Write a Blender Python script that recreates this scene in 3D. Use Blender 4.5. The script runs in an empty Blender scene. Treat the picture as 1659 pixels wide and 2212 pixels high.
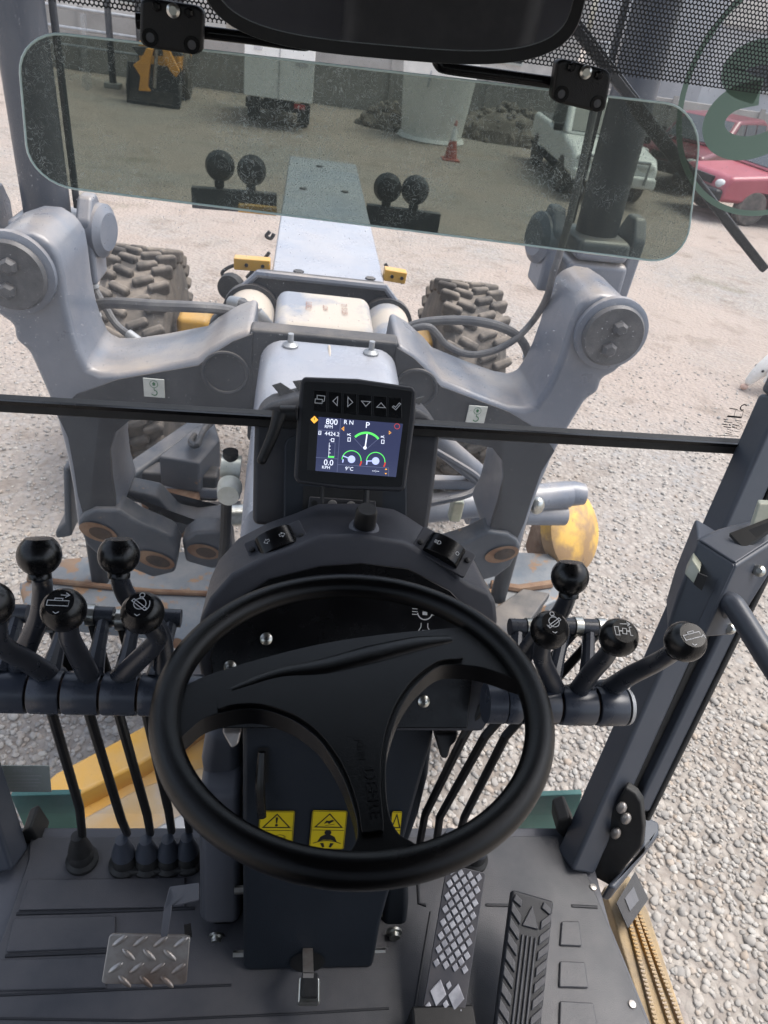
import bpy, math, random
import numpy as np
from mathutils import Vector, Matrix
random.seed(7)
SC = bpy.context.scene
COL = SC.collection
PI = math.pi
R_ = math.radians
# ------------------------------------------------------------------ camera model
FPX, CX, CY, CZ = 1560.0, 829.5, 1106.0, 2.8
_f = Vector((680 - CX, -20 - CY, FPX)).normalized()
_v = Vector((12000 - CX, 1805 - CY, FPX))
_r = (_v - _f * _v.dot(_f)).normalized()
_d = _f.cross(_r)
if _d.y < 0: _d = -_d
CAM = Vector((0, 0, CZ))
def ray(x, y):
    c = Vector((x - CX, y - CY, FPX))
    return Vector((_r.dot(c), _f.dot(c), -_d.dot(c)))
def pY(x, y, Y):
    r = ray(x, y); return CAM + r * (Y / r.y)
def pZ(x, y, z):
    r = ray(x, y); return CAM + r * ((z - CZ) / r.z)
def pX(x, y, X):
    r = ray(x, y); return CAM + r * (X / r.x)
def pD(x, y, d):
    return CAM + ray(x, y).normalized() * d
def pP(x, y, p, n):
    r = ray(x, y); return CAM + r * ((p - CAM).dot(n) / r.dot(n))
FZ = 1.5          # cab floor height
AX = 0.09         # the machine's centre line

# ------------------------------------------------------------------ mesh helper
class Frame:
    def __init__(s, o, u, v):
        s.o = Vector(o); s.u = Vector(u).normalized()
        v = Vector(v); s.v = (v - s.u * v.dot(s.u)).normalized(); s.n = s.u.cross(s.v)
    def pt(s, x, y, h=0): return s.o + s.u * x + s.v * y + s.n * h
    def rot(s): return Matrix((s.u, s.v, s.n)).transposed()
def cammframe(px, py, d, right=(1, 0), up=None, tilt=0):
    """frame at a pixel, facing the driver"""
    o = pD(px, py, d); e = 4
    q = math.hypot(*right); right = (right[0]/q, right[1]/q)
    u = pD(px + right[0]*e, py + right[1]*e, d) - o
    if up is None: up = (right[1], -right[0])
    v = pD(px + up[0]*e, py + up[1]*e, d) - o
    f = Frame(o, u, v)
    if tilt:
        v = Matrix.Rotation(tilt, 3, f.u) @ f.v
        f = Frame(o, f.u, v)
    return f

class MB:
    def __init__(s): s.v = []; s.f = []; s.inv = False
    def add(s, vs, fs):
        n = len(s.v); s.v += [Vector(p) for p in vs]
        s.f += [tuple(i + n for i in f) for f in fs]; return s
    def box(s, c, size, R=None):
        c = Vector(c); h = [k/2 for k in size]; P = []
        for x in (-1, 1):
            for y in (-1, 1):
                for z in (-1, 1):
                    p = Vector((x*h[0], y*h[1], z*h[2])); P.append(c + (R @ p if R else p))
        return s.add(P, [(0,1,3,2),(4,6,7,5),(0,4,5,1),(2,3,7,6),(0,2,6,4),(1,5,7,3)])
    def fbox(s, F, x, y, h, sx, sy, sh):
        return s.box(F.pt(x, y, h), (sx, sy, sh), F.rot())
    def beam(s, p0, p1, w, h, up=(0,0,1)):
        p0 = Vector(p0); p1 = Vector(p1); d = (p1 - p0)
        L = d.length; d.normalize(); a = d.cross(Vector(up)).normalized(); b = a.cross(d)
        R = Matrix((d, a, b)).transposed()
        return s.box((p0 + p1)/2, (L, w, h), R)
    def prism(s, poly, vec):
        poly = [Vector(p) for p in poly]; vec = Vector(vec); n = len(poly)
        nrm = Vector((0,0,0))
        for i in range(n): nrm += poly[i].cross(poly[(i+1) % n])
        if nrm.dot(vec) > 0: poly.reverse()
        P = poly + [p + vec for p in poly]
        F = [tuple(range(n)), tuple(range(2*n-1, n-1, -1))]
        for i in range(n):
            j = (i+1) % n; F.append((j, i, i+n, j+n))
        return s.add(P, F)
    def loft(s, rings, cap=True, closed=True):
        n = len(rings[0]); P = [p for r in rings for p in r]; F = []
        for k in range(len(rings)-1):
            for i in range(n if closed else n-1):
                j = (i+1) % n; F.append((k*n+i, k*n+j, (k+1)*n+j, (k+1)*n+i))
        if cap:
            F.append(tuple(range(n-1, -1, -1))); F.append(tuple(range((len(rings)-1)*n, len(rings)*n)))
        return s.add(P, F)
    def tube(s, pts, r, n=12, sub=0, flat=1.0, up=None):
        pts = [Vector(p) for p in pts]
        rr = list(r) if isinstance(r, (list, tuple)) else [r]*len(pts)
        if sub: pts, rr = smooth_line(pts, rr, sub)
        rings = []; a = None
        for i, p in enumerate(pts):
            t = (pts[min(i+1, len(pts)-1)] - pts[max(i-1, 0)]).normalized()
            if a is None:
                a = Vector(up) if up else (Vector((0,0,1)) if abs(t.z) < .9 else Vector((1,0,0)))
            a = (a - t * a.dot(t)).normalized(); b = t.cross(a)
            rings.append([p + (a*math.cos(2*PI*k/n)*flat + b*math.sin(2*PI*k/n))*rr[i] for k in range(n)])
        return s.loft(rings)
    def cyl(s, p0, p1, r0, r1=None, n=20):
        return s.tube([p0, p1], [r0, r0 if r1 is None else r1], n)
    def lathe(s, o, ax, prof, n=28, a0=0):
        o = Vector(o); t = Vector(ax).normalized()
        a = Vector((0,0,1)) if abs(t.z) < .9 else Vector((1,0,0))
        a = (a - t*a.dot(t)).normalized(); b = t.cross(a)
        return s.loft([[o + t*h + (a*math.cos(a0+2*PI*k/n) + b*math.sin(a0+2*PI*k/n))*max(r, 1e-5) for k in range(n)] for r, h in prof])
    def ell(s, c, rad, R=None, nu=16, nv=10):
        c = Vector(c); rings = []
        for j in range(nv+1):
            th = PI*j/nv; z = -math.cos(th); q = max(math.sin(th), .001); ring = []
            for i in range(nu):
                p = Vector((rad[0]*q*math.cos(2*PI*i/nu), rad[1]*q*math.sin(2*PI*i/nu), rad[2]*z))
                ring.append(c + (R @ p if R else p))
            rings.append(ring)
        return s.loft(rings)
    def torus(s, F, Rr, r, nu=64, nv=14, a0=0, a1=2*PI):
        full = a1 - a0 > 6.28; rings = []
        m = nu if full else nu + 1
        for i in range(m):
            a = a0 + (a1-a0)*i/nu
            rings.append([F.pt((Rr + r*math.cos(b))*math.cos(a), (Rr + r*math.cos(b))*math.sin(a), r*math.sin(b)) for b in [2*PI*k/nv for k in range(nv)]])
        if full: rings.append(rings[0][:])
        return s.loft(rings, cap=not full)
    def poly(s, F, pts, h=0):
        P = [F.pt(x, y, h) for x, y in pts]
        a = sum(pts[i][0]*pts[(i+1) % len(pts)][1] - pts[(i+1) % len(pts)][0]*pts[i][1] for i in range(len(pts)))
        if a < 0: P.reverse()
        return s.add(P, [tuple(range(len(P)))])
    def rib(s, F, pts, w, h=0, closed=False):
        """a drawn line of width w with mitred corners"""
        pts = [Vector((p[0], p[1])) for p in pts]; n = len(pts); L = []
        for i in range(n):
            if closed: a, b = pts[i-1], pts[(i+1) % n]
            else: a, b = pts[max(i-1, 0)], pts[min(i+1, n-1)]
            d0 = (pts[i] - a); d1 = (b - pts[i])
            d0 = d0.normalized() if d0.length > 1e-9 else d1.normalized()
            d1 = d1.normalized() if d1.length > 1e-9 else d0
            m = Vector((-(d0+d1).y, (d0+d1).x))
            m = m.normalized() if m.length > 1e-6 else Vector((-d0.y, d0.x))
            k = 1/max(m.dot(Vector((-d0.y, d0.x))), .35)
            L.append((pts[i] + m*w/2*k, pts[i] - m*w/2*k))
        P = []; Fc = []
        for a, b in L: P += [F.pt(a.x, a.y, h), F.pt(b.x, b.y, h)]
        for i in range(n if closed else n-1):
            j = (i+1) % n; Fc.append((2*i, 2*i+1, 2*j+1, 2*j))
        return s.add(P, Fc)
    def arc(s, F, cx, cy, r, a0, a1, w, h=0, n=24):
        return s.rib(F, [(cx + r*math.cos(a0+(a1-a0)*i/n), cy + r*math.sin(a0+(a1-a0)*i/n)) for i in range(n+1)], w, h)
    def disc(s, F, cx, cy, r, h=0, n=20, ry=None):
        return s.poly(F, [(cx + r*math.cos(2*PI*i/n), cy + (ry or r)*math.sin(2*PI*i/n)) for i in range(n)], h)
    def text(s, F, txt, x, y, size, h=0, mirror=False, rot=0, align='CENTER', sx=1):
        cu = bpy.data.curves.new('t', 'FONT'); cu.body = txt; cu.size = size; cu.align_x = align; cu.resolution_u = 3
        o = bpy.data.objects.new('t', cu); COL.objects.link(o)
        dg = bpy.context.evaluated_depsgraph_get(); me = bpy.data.meshes.new_from_object(o.evaluated_get(dg))
        c, sn = math.cos(rot), math.sin(rot); P = []
        for v in me.vertices:
            px = v.co.x * (-1 if mirror else 1) * sx; py = v.co.y
            P.append(F.pt(x + px*c - py*sn, y + px*sn + py*c, h))
        fs = [tuple(p.vertices) for p in me.polygons]
        if mirror: fs = [f[::-1] for f in fs]
        s.add(P, fs)
        bpy.data.objects.remove(o); bpy.data.curves.remove(cu); bpy.data.meshes.remove(me)
        return s
    def build(s, name, mat, parent=None, bevel=0, seg=2, smooth=True, ang=35, sub=0, label=None, local=False, recalc=False):
        off = Vector((0,0,0))
        if parent is not None and not local:
            p = parent
            while p is not None: off += p.location; p = p.parent
        me = bpy.data.meshes.new(name); me.from_pydata([tuple(p - off) for p in s.v], [], s.f); me.update()
        if recalc or True:
            import bmesh
            b = bmesh.new(); b.from_mesh(me); bmesh.ops.remove_doubles(b, verts=b.verts, dist=1e-6)
            if not s.inv: bmesh.ops.recalc_face_normals(b, faces=b.faces)
            b.to_mesh(me); b.free()
        me.materials.append(mat)
        o = bpy.data.objects.new(name, me); COL.objects.link(o)
        if parent is not None: o.parent = parent
        for p in me.polygons: p.use_smooth = smooth
        if sub:
            m = o.modifiers.new('sub', 'SUBSURF'); m.levels = m.render_levels = sub
        if bevel:
            m = o.modifiers.new('bevel', 'BEVEL'); m.width = bevel; m.segments = seg; m.limit_method = 'ANGLE'; m.angle_limit = R_(ang); m.harden_normals = True
        elif smooth and not sub:
            me.set_sharp_from_angle(angle=R_(ang))
        if label: o['label'] = label
        return o
def smooth_line(pts, rr, sub):
    P = []; Q = []
    for i in range(len(pts)-1):
        p0 = pts[max(i-1, 0)]; p1 = pts[i]; p2 = pts[i+1]; p3 = pts[min(i+2, len(pts)-1)]
        for k in range(sub):
            t = k/sub
            P.append(.5*((2*p1) + (p2-p0)*t + (2*p0-5*p1+4*p2-p3)*t*t + (3*p1-p0-3*p2+p3)*t**3)); Q.append(rr[i]*(1-t)+rr[i+1]*t)
    P.append(pts[-1]); Q.append(rr[-1]); return P, Q
def smooth_loop(pts, sub=4):
    P = [Vector(p) for p in pts]; n = len(P); out = []
    for i in range(n):
        p0, p1, p2, p3 = P[i-1], P[i], P[(i+1) % n], P[(i+2) % n]
        for k in range(sub):
            t = k/sub; out.append(.5*((2*p1) + (p2-p0)*t + (2*p0-5*p1+4*p2-p3)*t*t + (3*p1-p0-3*p2+p3)*t**3))
    return out
def rrect(w, h, r, n=5):
    P = []
    for cx, cy, a in ((w/2-r, h/2-r, 0), (-w/2+r, h/2-r, PI/2), (-w/2+r, -h/2+r, PI), (w/2-r, -h/2+r, 1.5*PI)):
        for k in range(n+1): P.append((cx + r*math.cos(a+PI/2*k/n), cy + r*math.sin(a+PI/2*k/n)))
    return P
def thing(name, label, cat, loc=(0,0,0), rotz=0, group=None):
    o = bpy.data.objects.new(name, None); COL.objects.link(o); o.empty_display_size = .05
    o.location = loc; o.rotation_euler = (0, 0, rotz); o['label'] = label; o['category'] = cat
    if group: o['group'] = group
    return o
def tag(o, label, cat, group=None):
    o['label'] = label; o['category'] = cat
    if group: o['group'] = group
    return o
def copy_tree(o, parent=None):
    c = o.copy(); COL.objects.link(c)
    if parent: c.parent = parent
    for ch in list(o.children): copy_tree(ch, c)
    return c

# ------------------------------------------------------------------ materials
def nodes(name):
    m = bpy.data.materials.new(name); m.use_nodes = True
    nt = m.node_tree; nt.nodes.clear(); out = nt.nodes.new('ShaderNodeOutputMaterial')
    return m, nt, nt.nodes.new, nt.links.new, out
def pm(name, c1, rough=.5, metal=0, c2=None, ns=12, lo=.4, hi=.65, bump=0, bs=200, dust=0, dustc=(.46,.38,.3), dscale=6, spec=.5, chip=None, chs=9, chlo=.62, rvar=0):
    m, nt, N, L, out = nodes(name)
    b = N('ShaderNodeBsdfPrincipled'); L(b.outputs[0], out.inputs[0])
    b.inputs['Roughness'].default_value = rough; b.inputs['Metallic'].default_value = metal; b.inputs['Specular IOR Level'].default_value = spec
    tc = N('ShaderNodeTexCoord')
    col = N('ShaderNodeRGB'); col.outputs[0].default_value = (*c1, 1); cur = col.outputs[0]
    def noise(sc, det=5, ro=.6):
        n = N('ShaderNodeTexNoise'); n.inputs['Scale'].default_value = sc; n.inputs['Detail'].default_value = det; n.inputs['Roughness'].default_value = ro
        L(tc.outputs['Object'], n.inputs['Vector']); return n.outputs[0]
    def ramp(src, a, z):
        r = N('ShaderNodeMapRange'); r.inputs[1].default_value = a; r.inputs[2].default_value = z; L(src, r.inputs[0]); return r.outputs[0]
    def mix(fac, a, cb):
        x = N('ShaderNodeMix'); x.data_type = 'RGBA'; L(fac, x.inputs[0]); L(a, x.inputs[6]); x.inputs[7].default_value = (*cb, 1); return x.outputs[2]
    if c2: cur = mix(ramp(noise(ns), lo, hi), cur, c2)
    if chip: cur = mix(ramp(noise(chs, 8, .7), chlo, chlo+.04), cur, chip)
    if dust:
        g = N('ShaderNodeNewGeometry'); sx = N('ShaderNodeSeparateXYZ'); L(g.outputs['Normal'], sx.inputs[0])
        a = N('ShaderNodeMath'); a.operation = 'MULTIPLY'; L(ramp(sx.outputs[2], .25, .95), a.inputs[0]); L(ramp(noise(dscale, 6), .35, .75), a.inputs[1])
        d = N('ShaderNodeMath'); d.operation = 'MULTIPLY'; L(a.outputs[0], d.inputs[0]); d.inputs[1].default_value = dust
        cur = mix(d.outputs[0], cur, dustc)
    L(cur, b.inputs['Base Color'])
    if rvar:
        q = N('ShaderNodeMapRange'); q.inputs[1].default_value = .3; q.inputs[2].default_value = .7; q.inputs[3].default_value = rough-rvar; q.inputs[4].default_value = rough+rvar
        L(noise(ns*1.7), q.inputs[0]); L(q.outputs[0], b.inputs['Roughness'])
    if bump:
        bp = N('ShaderNodeBump'); bp.inputs['Strength'].default_value = bump; bp.inputs['Distance'].default_value = .002
        L(noise(bs, 3), bp.inputs['Height']); L(bp.outputs[0], b.inputs['Normal'])
    return m
def emit(name, c, s):
    m, nt, N, L, out = nodes(name); e = N('ShaderNodeEmission'); e.inputs[0].default_value = (*c, 1); e.inputs[1].default_value = s
    L(e.outputs[0], out.inputs[0]); return m
def glassm(name, tint=(.95,.96,.96), dust=.06, specks=.25, scratch=0, gloss=.35, dcol=(.75,.76,.78)):
    m, nt, N, L, out = nodes(name)
    tr = N('ShaderNodeBsdfTransparent'); tr.inputs[0].default_value = (*tint, 1)
    gl = N('ShaderNodeBsdfGlossy'); gl.inputs['Roughness'].default_value = .02
    fr = N('ShaderNodeFresnel'); fr.inputs[0].default_value = 1.45
    k = N('ShaderNodeMath'); k.operation = 'MULTIPLY'; k.inputs[1].default_value = gloss; L(fr.outputs[0], k.inputs[0])
    m1 = N('ShaderNodeMixShader'); L(k.outputs[0], m1.inputs[0]); L(tr.outputs[0], m1.inputs[1]); L(gl.outputs[0], m1.inputs[2])
    di = N('ShaderNodeBsdfDiffuse'); di.inputs[0].default_value = (*dcol, 1); ts = N('ShaderNodeBsdfTranslucent'); ts.inputs[0].default_value = (*dcol, 1)
    ad = N('ShaderNodeMixShader'); ad.inputs[0].default_value = .6; L(di.outputs[0], ad.inputs[1]); L(ts.outputs[0], ad.inputs[2])
    tc = N('ShaderNodeTexCoord')
    def noise(sc, det=4, ro=.6, dist=0):
        n = N('ShaderNodeTexNoise'); n.inputs['Scale'].default_value = sc; n.inputs['Detail'].default_value = det; n.inputs['Roughness'].default_value = ro; n.inputs['Distortion'].default_value = dist
        L(tc.outputs['Object'], n.inputs[0]); return n.outputs[0]
    def mr(src, a, b, c, d):
        r = N('ShaderNodeMapRange'); r.inputs[1].default_value = a; r.inputs[2].default_value = b; r.inputs[3].default_value = c; r.inputs[4].default_value = d; L(src, r.inputs[0]); return r.outputs[0]
    def add(a, b):
        q = N('ShaderNodeMath'); q.operation = 'ADD'; q.use_clamp = True; L(a, q.inputs[0]); L(b, q.inputs[1]); return q.outputs[0]
    def mul(a, b):
        q = N('ShaderNodeMath'); q.operation = 'MULTIPLY'; L(a, q.inputs[0]); L(b, q.inputs[1]); return q.outputs[0]
    f = mr(noise(3.5), .3, .75, dust*.45, dust*1.7)
    if specks:
        f = add(f, mul(mr(noise(260, 2, .5), .66, .74, 0, specks), mr(noise(5), .35, .7, .15, 1)))
    if scratch:
        sc = mr(noise(75, 3, .5, 2.5), .485, .5, 0, 1); sc2 = mr(noise(75, 3, .5, 2.5), .5, .515, 1, 0)
        f = add(f, mul(mul(sc, sc2), mr(noise(7), .42, .6, 0, scratch)))
    m2 = N('ShaderNodeMixShader'); L(f, m2.inputs[0]); L(m1.outputs[0], m2.inputs[1]); L(ad.outputs[0], m2.inputs[2])
    L(m2.outputs[0], out.inputs[0]); return m
M = {}
M['plastic'] = pm('black plastic', (.006,.006,.0065), .4, bump=.25, bs=900, c2=(.01,.01,.0105), ns=15, spec=.35)
M['gloss'] = pm('glossy black', (.003,.003,.0035), .24, c2=(.006,.006,.0065), ns=20, rvar=.06, spec=.3)
M['knob'] = pm('knob black', (.004,.004,.0045), .28, c2=(.006,.006,.0065), ns=40, rvar=.05, spec=.4)
M['rubber'] = pm('black rubber', (.012,.012,.012), .6, c2=(.02,.02,.02), ns=30, bump=.2, bs=400)
M['wheel'] = pm('steering wheel rubber', (.0015,.0015,.0018), .22, c2=(.0025,.0024,.0026), ns=9, bump=.2, bs=1500, rvar=.06, spec=.27)
M['shell'] = pm('charcoal console', (.044,.046,.055), .42, bump=.3, bs=1100, c2=(.054,.055,.064), ns=7, rvar=.06, spec=.4)
M['pod'] = pm('soft grey trim', (.02,.02,.024), .5, bump=.3, bs=1200, c2=(.036,.036,.04), ns=6)
M['cover'] = pm('grey trim', (.085,.09,.105), .5, bump=.2, bs=1000, c2=(.1,.102,.118), ns=6)
M['column'] = pm('blue grey column', (.012,.016,.022), .45, bump=.25, bs=900, c2=(.016,.02,.027), ns=6, rvar=.06, spec=.35)
M['mat'] = pm('rubber floor mat', (.042,.045,.053), .46, c2=(.08,.08,.09), ns=3.5, lo=.35, hi=.75, bump=.25, bs=500, rvar=.12, dust=.35, dustc=(.13,.12,.115), dscale=7, chip=(.14,.125,.11), chs=60, chlo=.72)
M['matrib'] = pm('mat groove', (.02,.021,.025), .5, bump=.2, bs=500)
M['paint'] = pm('cab paint', (.05,.058,.075), .38, c2=(.062,.07,.088), ns=5, rvar=.08, bump=.05, bs=300)
M['lever'] = pm('lever paint', (.024,.028,.037), .3, c2=(.032,.036,.046), ns=25, rvar=.06)
M['hub'] = pm('hub paint', (.035,.042,.058), .3, c2=(.045,.052,.068), ns=20, rvar=.06)
M['copper'] = pm('worn seam', (.12,.055,.03), .5, c2=(.05,.03,.02), ns=60)
M['chrome'] = pm('zinc', (.6,.6,.56), .28, metal=1, c2=(.45,.45,.4), ns=60)
M['brass'] = pm('yellow zinc', (.4,.42,.33), .4, metal=.3, c2=(.5,.5,.42), ns=30)
M['silver'] = pm('silver fitting', (.62,.64,.6), .35, metal=.3, c2=(.52,.54,.48), ns=20)
M['steel'] = pm('worn steel', (.42,.4,.38), .36, metal=.6, c2=(.2,.15,.12), ns=11, rvar=.1, bump=.2, bs=120)
M['alu'] = pm('pedal aluminium', (.5,.5,.53), .45, metal=.3, c2=(.3,.3,.33), ns=40, rvar=.1)
M['pedal'] = pm('pedal plate', (.07,.07,.08), .45, metal=.3, c2=(.1,.095,.1), ns=20)
M['mach'] = pm('machine grey', (.122,.143,.184), .34, c2=(.185,.2,.232), ns=3.5, spec=.7, dust=1.0, dscale=3.2, bump=.15, bs=60, chip=(.3,.25,.2), chs=14, chlo=.7, rvar=.1)
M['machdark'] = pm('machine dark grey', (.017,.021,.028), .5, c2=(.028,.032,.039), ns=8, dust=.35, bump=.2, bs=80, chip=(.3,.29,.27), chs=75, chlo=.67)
M['machrust'] = pm('worn machine steel', (.11,.135,.16), .45, c2=(.15,.17,.19), ns=6, dust=.3, bump=.2, bs=70, chip=(.24,.13,.06), chs=7, chlo=.56)
M['machlow'] = pm('worn grey casting', (.045,.055,.07), .48, c2=(.065,.074,.09), ns=6, dust=.3, bump=.2, bs=70, chip=(.22,.14,.08), chs=8, chlo=.63)
M['rust'] = pm('rust', (.15,.075,.04), .8, c2=(.24,.15,.09), ns=14, bump=.4, bs=60)
M['slot'] = pm('slot dark', (.03,.022,.018), .9, c2=(.07,.045,.03), ns=14)
M['yellow'] = pm('machine yellow', (.62,.33,.04), .45, c2=(.55,.32,.07), ns=6, dust=.5, dscale=5, bump=.1, bs=50, chip=(.3,.24,.17), chs=8, chlo=.64)
M['yellowgrime'] = pm('grimy yellow', (.68,.4,.07), .45, c2=(.3,.18,.08), ns=4.5, lo=.42, hi=.56, dust=.3, bump=.2, bs=50, chip=(.16,.1,.06), chs=11, chlo=.62)
M['yellowdirt'] = pm('dusty yellow', (.4,.24,.07), .6, c2=(.34,.26,.16), ns=5, dust=.5, bump=.15, bs=60, chip=(.3,.24,.18), chs=6, chlo=.55)
M['tyre'] = pm('dusty tyre', (.06,.054,.049), .9, c2=(.13,.113,.097), ns=6, bump=.6, bs=40, dust=.5)
M['hose'] = pm('dusty hose', (.1,.1,.105), .6, c2=(.17,.165,.16), ns=12)
M['pin'] = pm('pin cap', (.055,.058,.065), .5, c2=(.1,.1,.105), ns=18, bump=.4, bs=90, dust=.3)
M['sand'] = pm('sandy cover', (.5,.44,.37), .6, c2=(.26,.28,.32), ns=4, lo=.47, hi=.6)
M['white'] = pm('label white', (.6,.62,.58), .5, c2=(.5,.52,.48), ns=30)
M['green'] = pm('label green', (.03,.16,.06), .5)
M['ink'] = pm('ink', (.01,.01,.01), .5)
M['inkred'] = pm('faded red ink', (.3,.16,.12), .6)
M['mark'] = pm('white marking', (.55,.55,.55), .5)
M['markdim'] = pm('dim marking', (.12,.12,.13), .4)
M['engrave'] = pm('engraving', (.09,.09,.1), .3)
M['warn'] = pm('warning yellow', (.62,.46,.01), .4, c2=(.55,.42,.015), ns=20)
M['teal'] = pm('teal panel', (.06,.2,.18), .5, c2=(.045,.15,.135), ns=8, rvar=.1)
M['mirrorglass'] = pm('mirror', (.75,.76,.78), .03, metal=1)
M['whitepaint'] = pm('white paint', (.8,.8,.78), .35, c2=(.74,.74,.71), ns=3, rvar=.08)
M['redpaint'] = pm('red paint', (.34,.07,.09), .35, c2=(.3,.055,.075), ns=3)
M['maroon'] = pm('maroon paint', (.13,.012,.02), .28, c2=(.11,.012,.018), ns=3)
M['carglass'] = pm('car glass', (.03,.04,.045), .08, c2=(.04,.05,.055), ns=3)
M['lampglass'] = pm('lamp glass', (.6,.6,.58), .15)
M['redlamp'] = pm('red lens', (.45,.02,.02), .2)
M['tank'] = pm('tank plastic', (.8,.8,.77), .5, c2=(.73,.73,.7), ns=3)
M['concrete'] = pm('concrete', (.33,.32,.3), .9, c2=(.26,.25,.235), ns=1.2, bump=.3, bs=20)
M['coneorange'] = pm('cone red', (.42,.11,.075), .5, c2=(.36,.1,.08), ns=10)
M['orange'] = pm('orange paint', (.78,.34,.04), .45, c2=(.68,.3,.05), ns=4)
M['cream'] = pm('building cream', (.68,.65,.6), .8, c2=(.48,.46,.43), ns=.8)
M['brick'] = pm('reddish cladding', (.4,.22,.19), .8, c2=(.33,.19,.17), ns=.8)
M['shed'] = pm('grey cladding', (.52,.52,.53), .6, c2=(.45,.45,.46), ns=.8)
M['fur'] = pm('white fur', (.78,.76,.72), .8, c2=(.7,.67,.62), ns=20, bump=.5, bs=120)
M['nose'] = pm('dog skin', (.55,.36,.28), .6)
def translum(name, c):
    m, nt, N, L, out = nodes(name); d = N('ShaderNodeBsdfDiffuse'); d.inputs[0].default_value = (*c, 1); t = N('ShaderNodeBsdfTranslucent'); t.inputs[0].default_value = (*c, 1)
    x = N('ShaderNodeMixShader'); x.inputs[0].default_value = .45; L(d.outputs[0], x.inputs[1]); L(t.outputs[0], x.inputs[2]); L(x.outputs[0], out.inputs[0]); return m
M['stk'] = translum('sticker green', (.22,.3,.245))
M['grit'] = pm('grit step', (.37,.275,.16), .8, c2=(.28,.22,.15), ns=25, bump=.8, bs=150)
M['metalgal'] = pm('galvanised', (.4,.41,.42), .45, metal=.5, c2=(.3,.31,.32), ns=5)
M['glass'] = glassm('windscreen glass', dust=.075, specks=.55)
M['glasslow'] = glassm('lower glass', tint=(.95,.97,.98), dust=.035, specks=.25)
M['glassdoor'] = glassm('door glass', tint=(.93,.94,.93), dust=.012, specks=0, gloss=.2)
M['visor'] = glassm('visor tint', tint=(.255,.29,.255), dust=.05, specks=.02, scratch=.95, gloss=.5, dcol=(.5,.55,.52))
M['screen'] = emit('screen', (.012,.014,.035), 1.0)
M['sw'] = emit('screen white', (.75,.8,.95), .75); M['sg'] = emit('screen green', (.1,.7,.12), .8)
M['sr'] = emit('screen red', (.8,.08,.05), .5); M['so'] = emit('screen orange', (.9,.4,.06), .8); M['sdim'] = emit('screen line', (.07,.08,.14), 1.0); M['sblue'] = emit('screen dial', (.35,.4,.7), .9)
# ------------------------------------------------------------------ ground
def ground_mat():
    m, nt, N, L, out = nodes('gravel ground')
    b = N('ShaderNodeBsdfPrincipled'); b.inputs['Roughness'].default_value = .9; b.inputs['Specular IOR Level'].default_value = .2; L(b.outputs[0], out.inputs[0])
    tc = N('ShaderNodeTexCoord')
    def noise(sc, det=5, ro=.6, dist=0):
        n = N('ShaderNodeTexNoise'); n.inputs['Scale'].default_value = sc; n.inputs['Detail'].default_value = det; n.inputs['Roughness'].default_value = ro; n.inputs['Distortion'].default_value = dist
        L(tc.outputs['Object'], n.inputs[0]); return n.outputs[0]
    def mr(src, a, bb, c=0, d=1):
        r = N('ShaderNodeMapRange'); r.inputs[1].default_value = a; r.inputs[2].default_value = bb; r.inputs[3].default_value = c; r.inputs[4].default_value = d; L(src, r.inputs[0]); return r.outputs[0]
    def mix(f, a, c):
        x = N('ShaderNodeMix'); x.data_type = 'RGBA'; L(f, x.inputs[0])
        if isinstance(a, tuple): x.inputs[6].default_value = (*a, 1)
        else: L(a, x.inputs[6])
        if isinstance(c, tuple): x.inputs[7].default_value = (*c, 1)
        else: L(c, x.inputs[7])
        return x.outputs[2]
    vo = N('ShaderNodeTexVoronoi'); vo.inputs['Scale'].default_value = 24; L(tc.outputs['Object'], vo.inputs['Vector'])
    sep = N('ShaderNodeSeparateColor'); L(vo.outputs['Color'], sep.inputs[0])
    v2 = N('ShaderNodeTexVoronoi'); v2.inputs['Scale'].default_value = 9; L(tc.outputs['Object'], v2.inputs['Vector'])
    s2 = N('ShaderNodeSeparateColor'); L(v2.outputs['Color'], s2.inputs[0])
    st = mix(sep.outputs[0], (.29,.263,.235), (.37,.338,.305))
    st = mix(mr(s2.outputs[0], .72, .8), st, (.3,.285,.27))
    edge = mr(vo.outputs['Distance'], .35, .75); st = mix(edge, st, (.27,.24,.215))
    dirt = mix(noise(1.2, 6), (.4,.335,.29), (.3,.247,.21))
    f = N('ShaderNodeMath'); f.operation = 'MULTIPLY'; L(mr(noise(.35, 5, .65, .4), .36, .55), f.inputs[0])
    sy = N('ShaderNodeSeparateXYZ'); L(tc.outputs['Object'], sy.inputs[0]); L(mr(sy.outputs[1], 2.5, 6.5, .12, .85), f.inputs[1])
    cur = mix(f.outputs[0], st, dirt)
    cur = mix(mr(noise(1.6, 8, .72, .3), .52, .68, 0, .7), cur, (.19,.15,.12))          # damp tracks
    cur = mix(mr(noise(.28, 6, .7, .6), .6, .68, 0, .5), cur, (.13,.13,.075))  # weeds and mud
    L(cur, b.inputs['Base Color'])
    bp = N('ShaderNodeBump'); bp.inputs['Distance'].default_value = .02; bp.inputs['Strength'].default_value = .8
    h = N('ShaderNodeMath'); h.operation = 'MULTIPLY_ADD'; L(vo.outputs['Distance'], h.inputs[0]); h.inputs[1].default_value = -1.0; L(noise(5, 8, .7), h.inputs[2])
    L(h.outputs[0], bp.inputs['Height']); L(bp.outputs[0], b.inputs['Normal'])
    return m
g = MB(); n = 60
g.add([(-150,-60,0),(150,-60,0),(150,240,0),(-150,240,0)], [(0,1,2,3)])
o = g.build('ground', ground_mat()); o['kind'] = 'structure'

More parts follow.
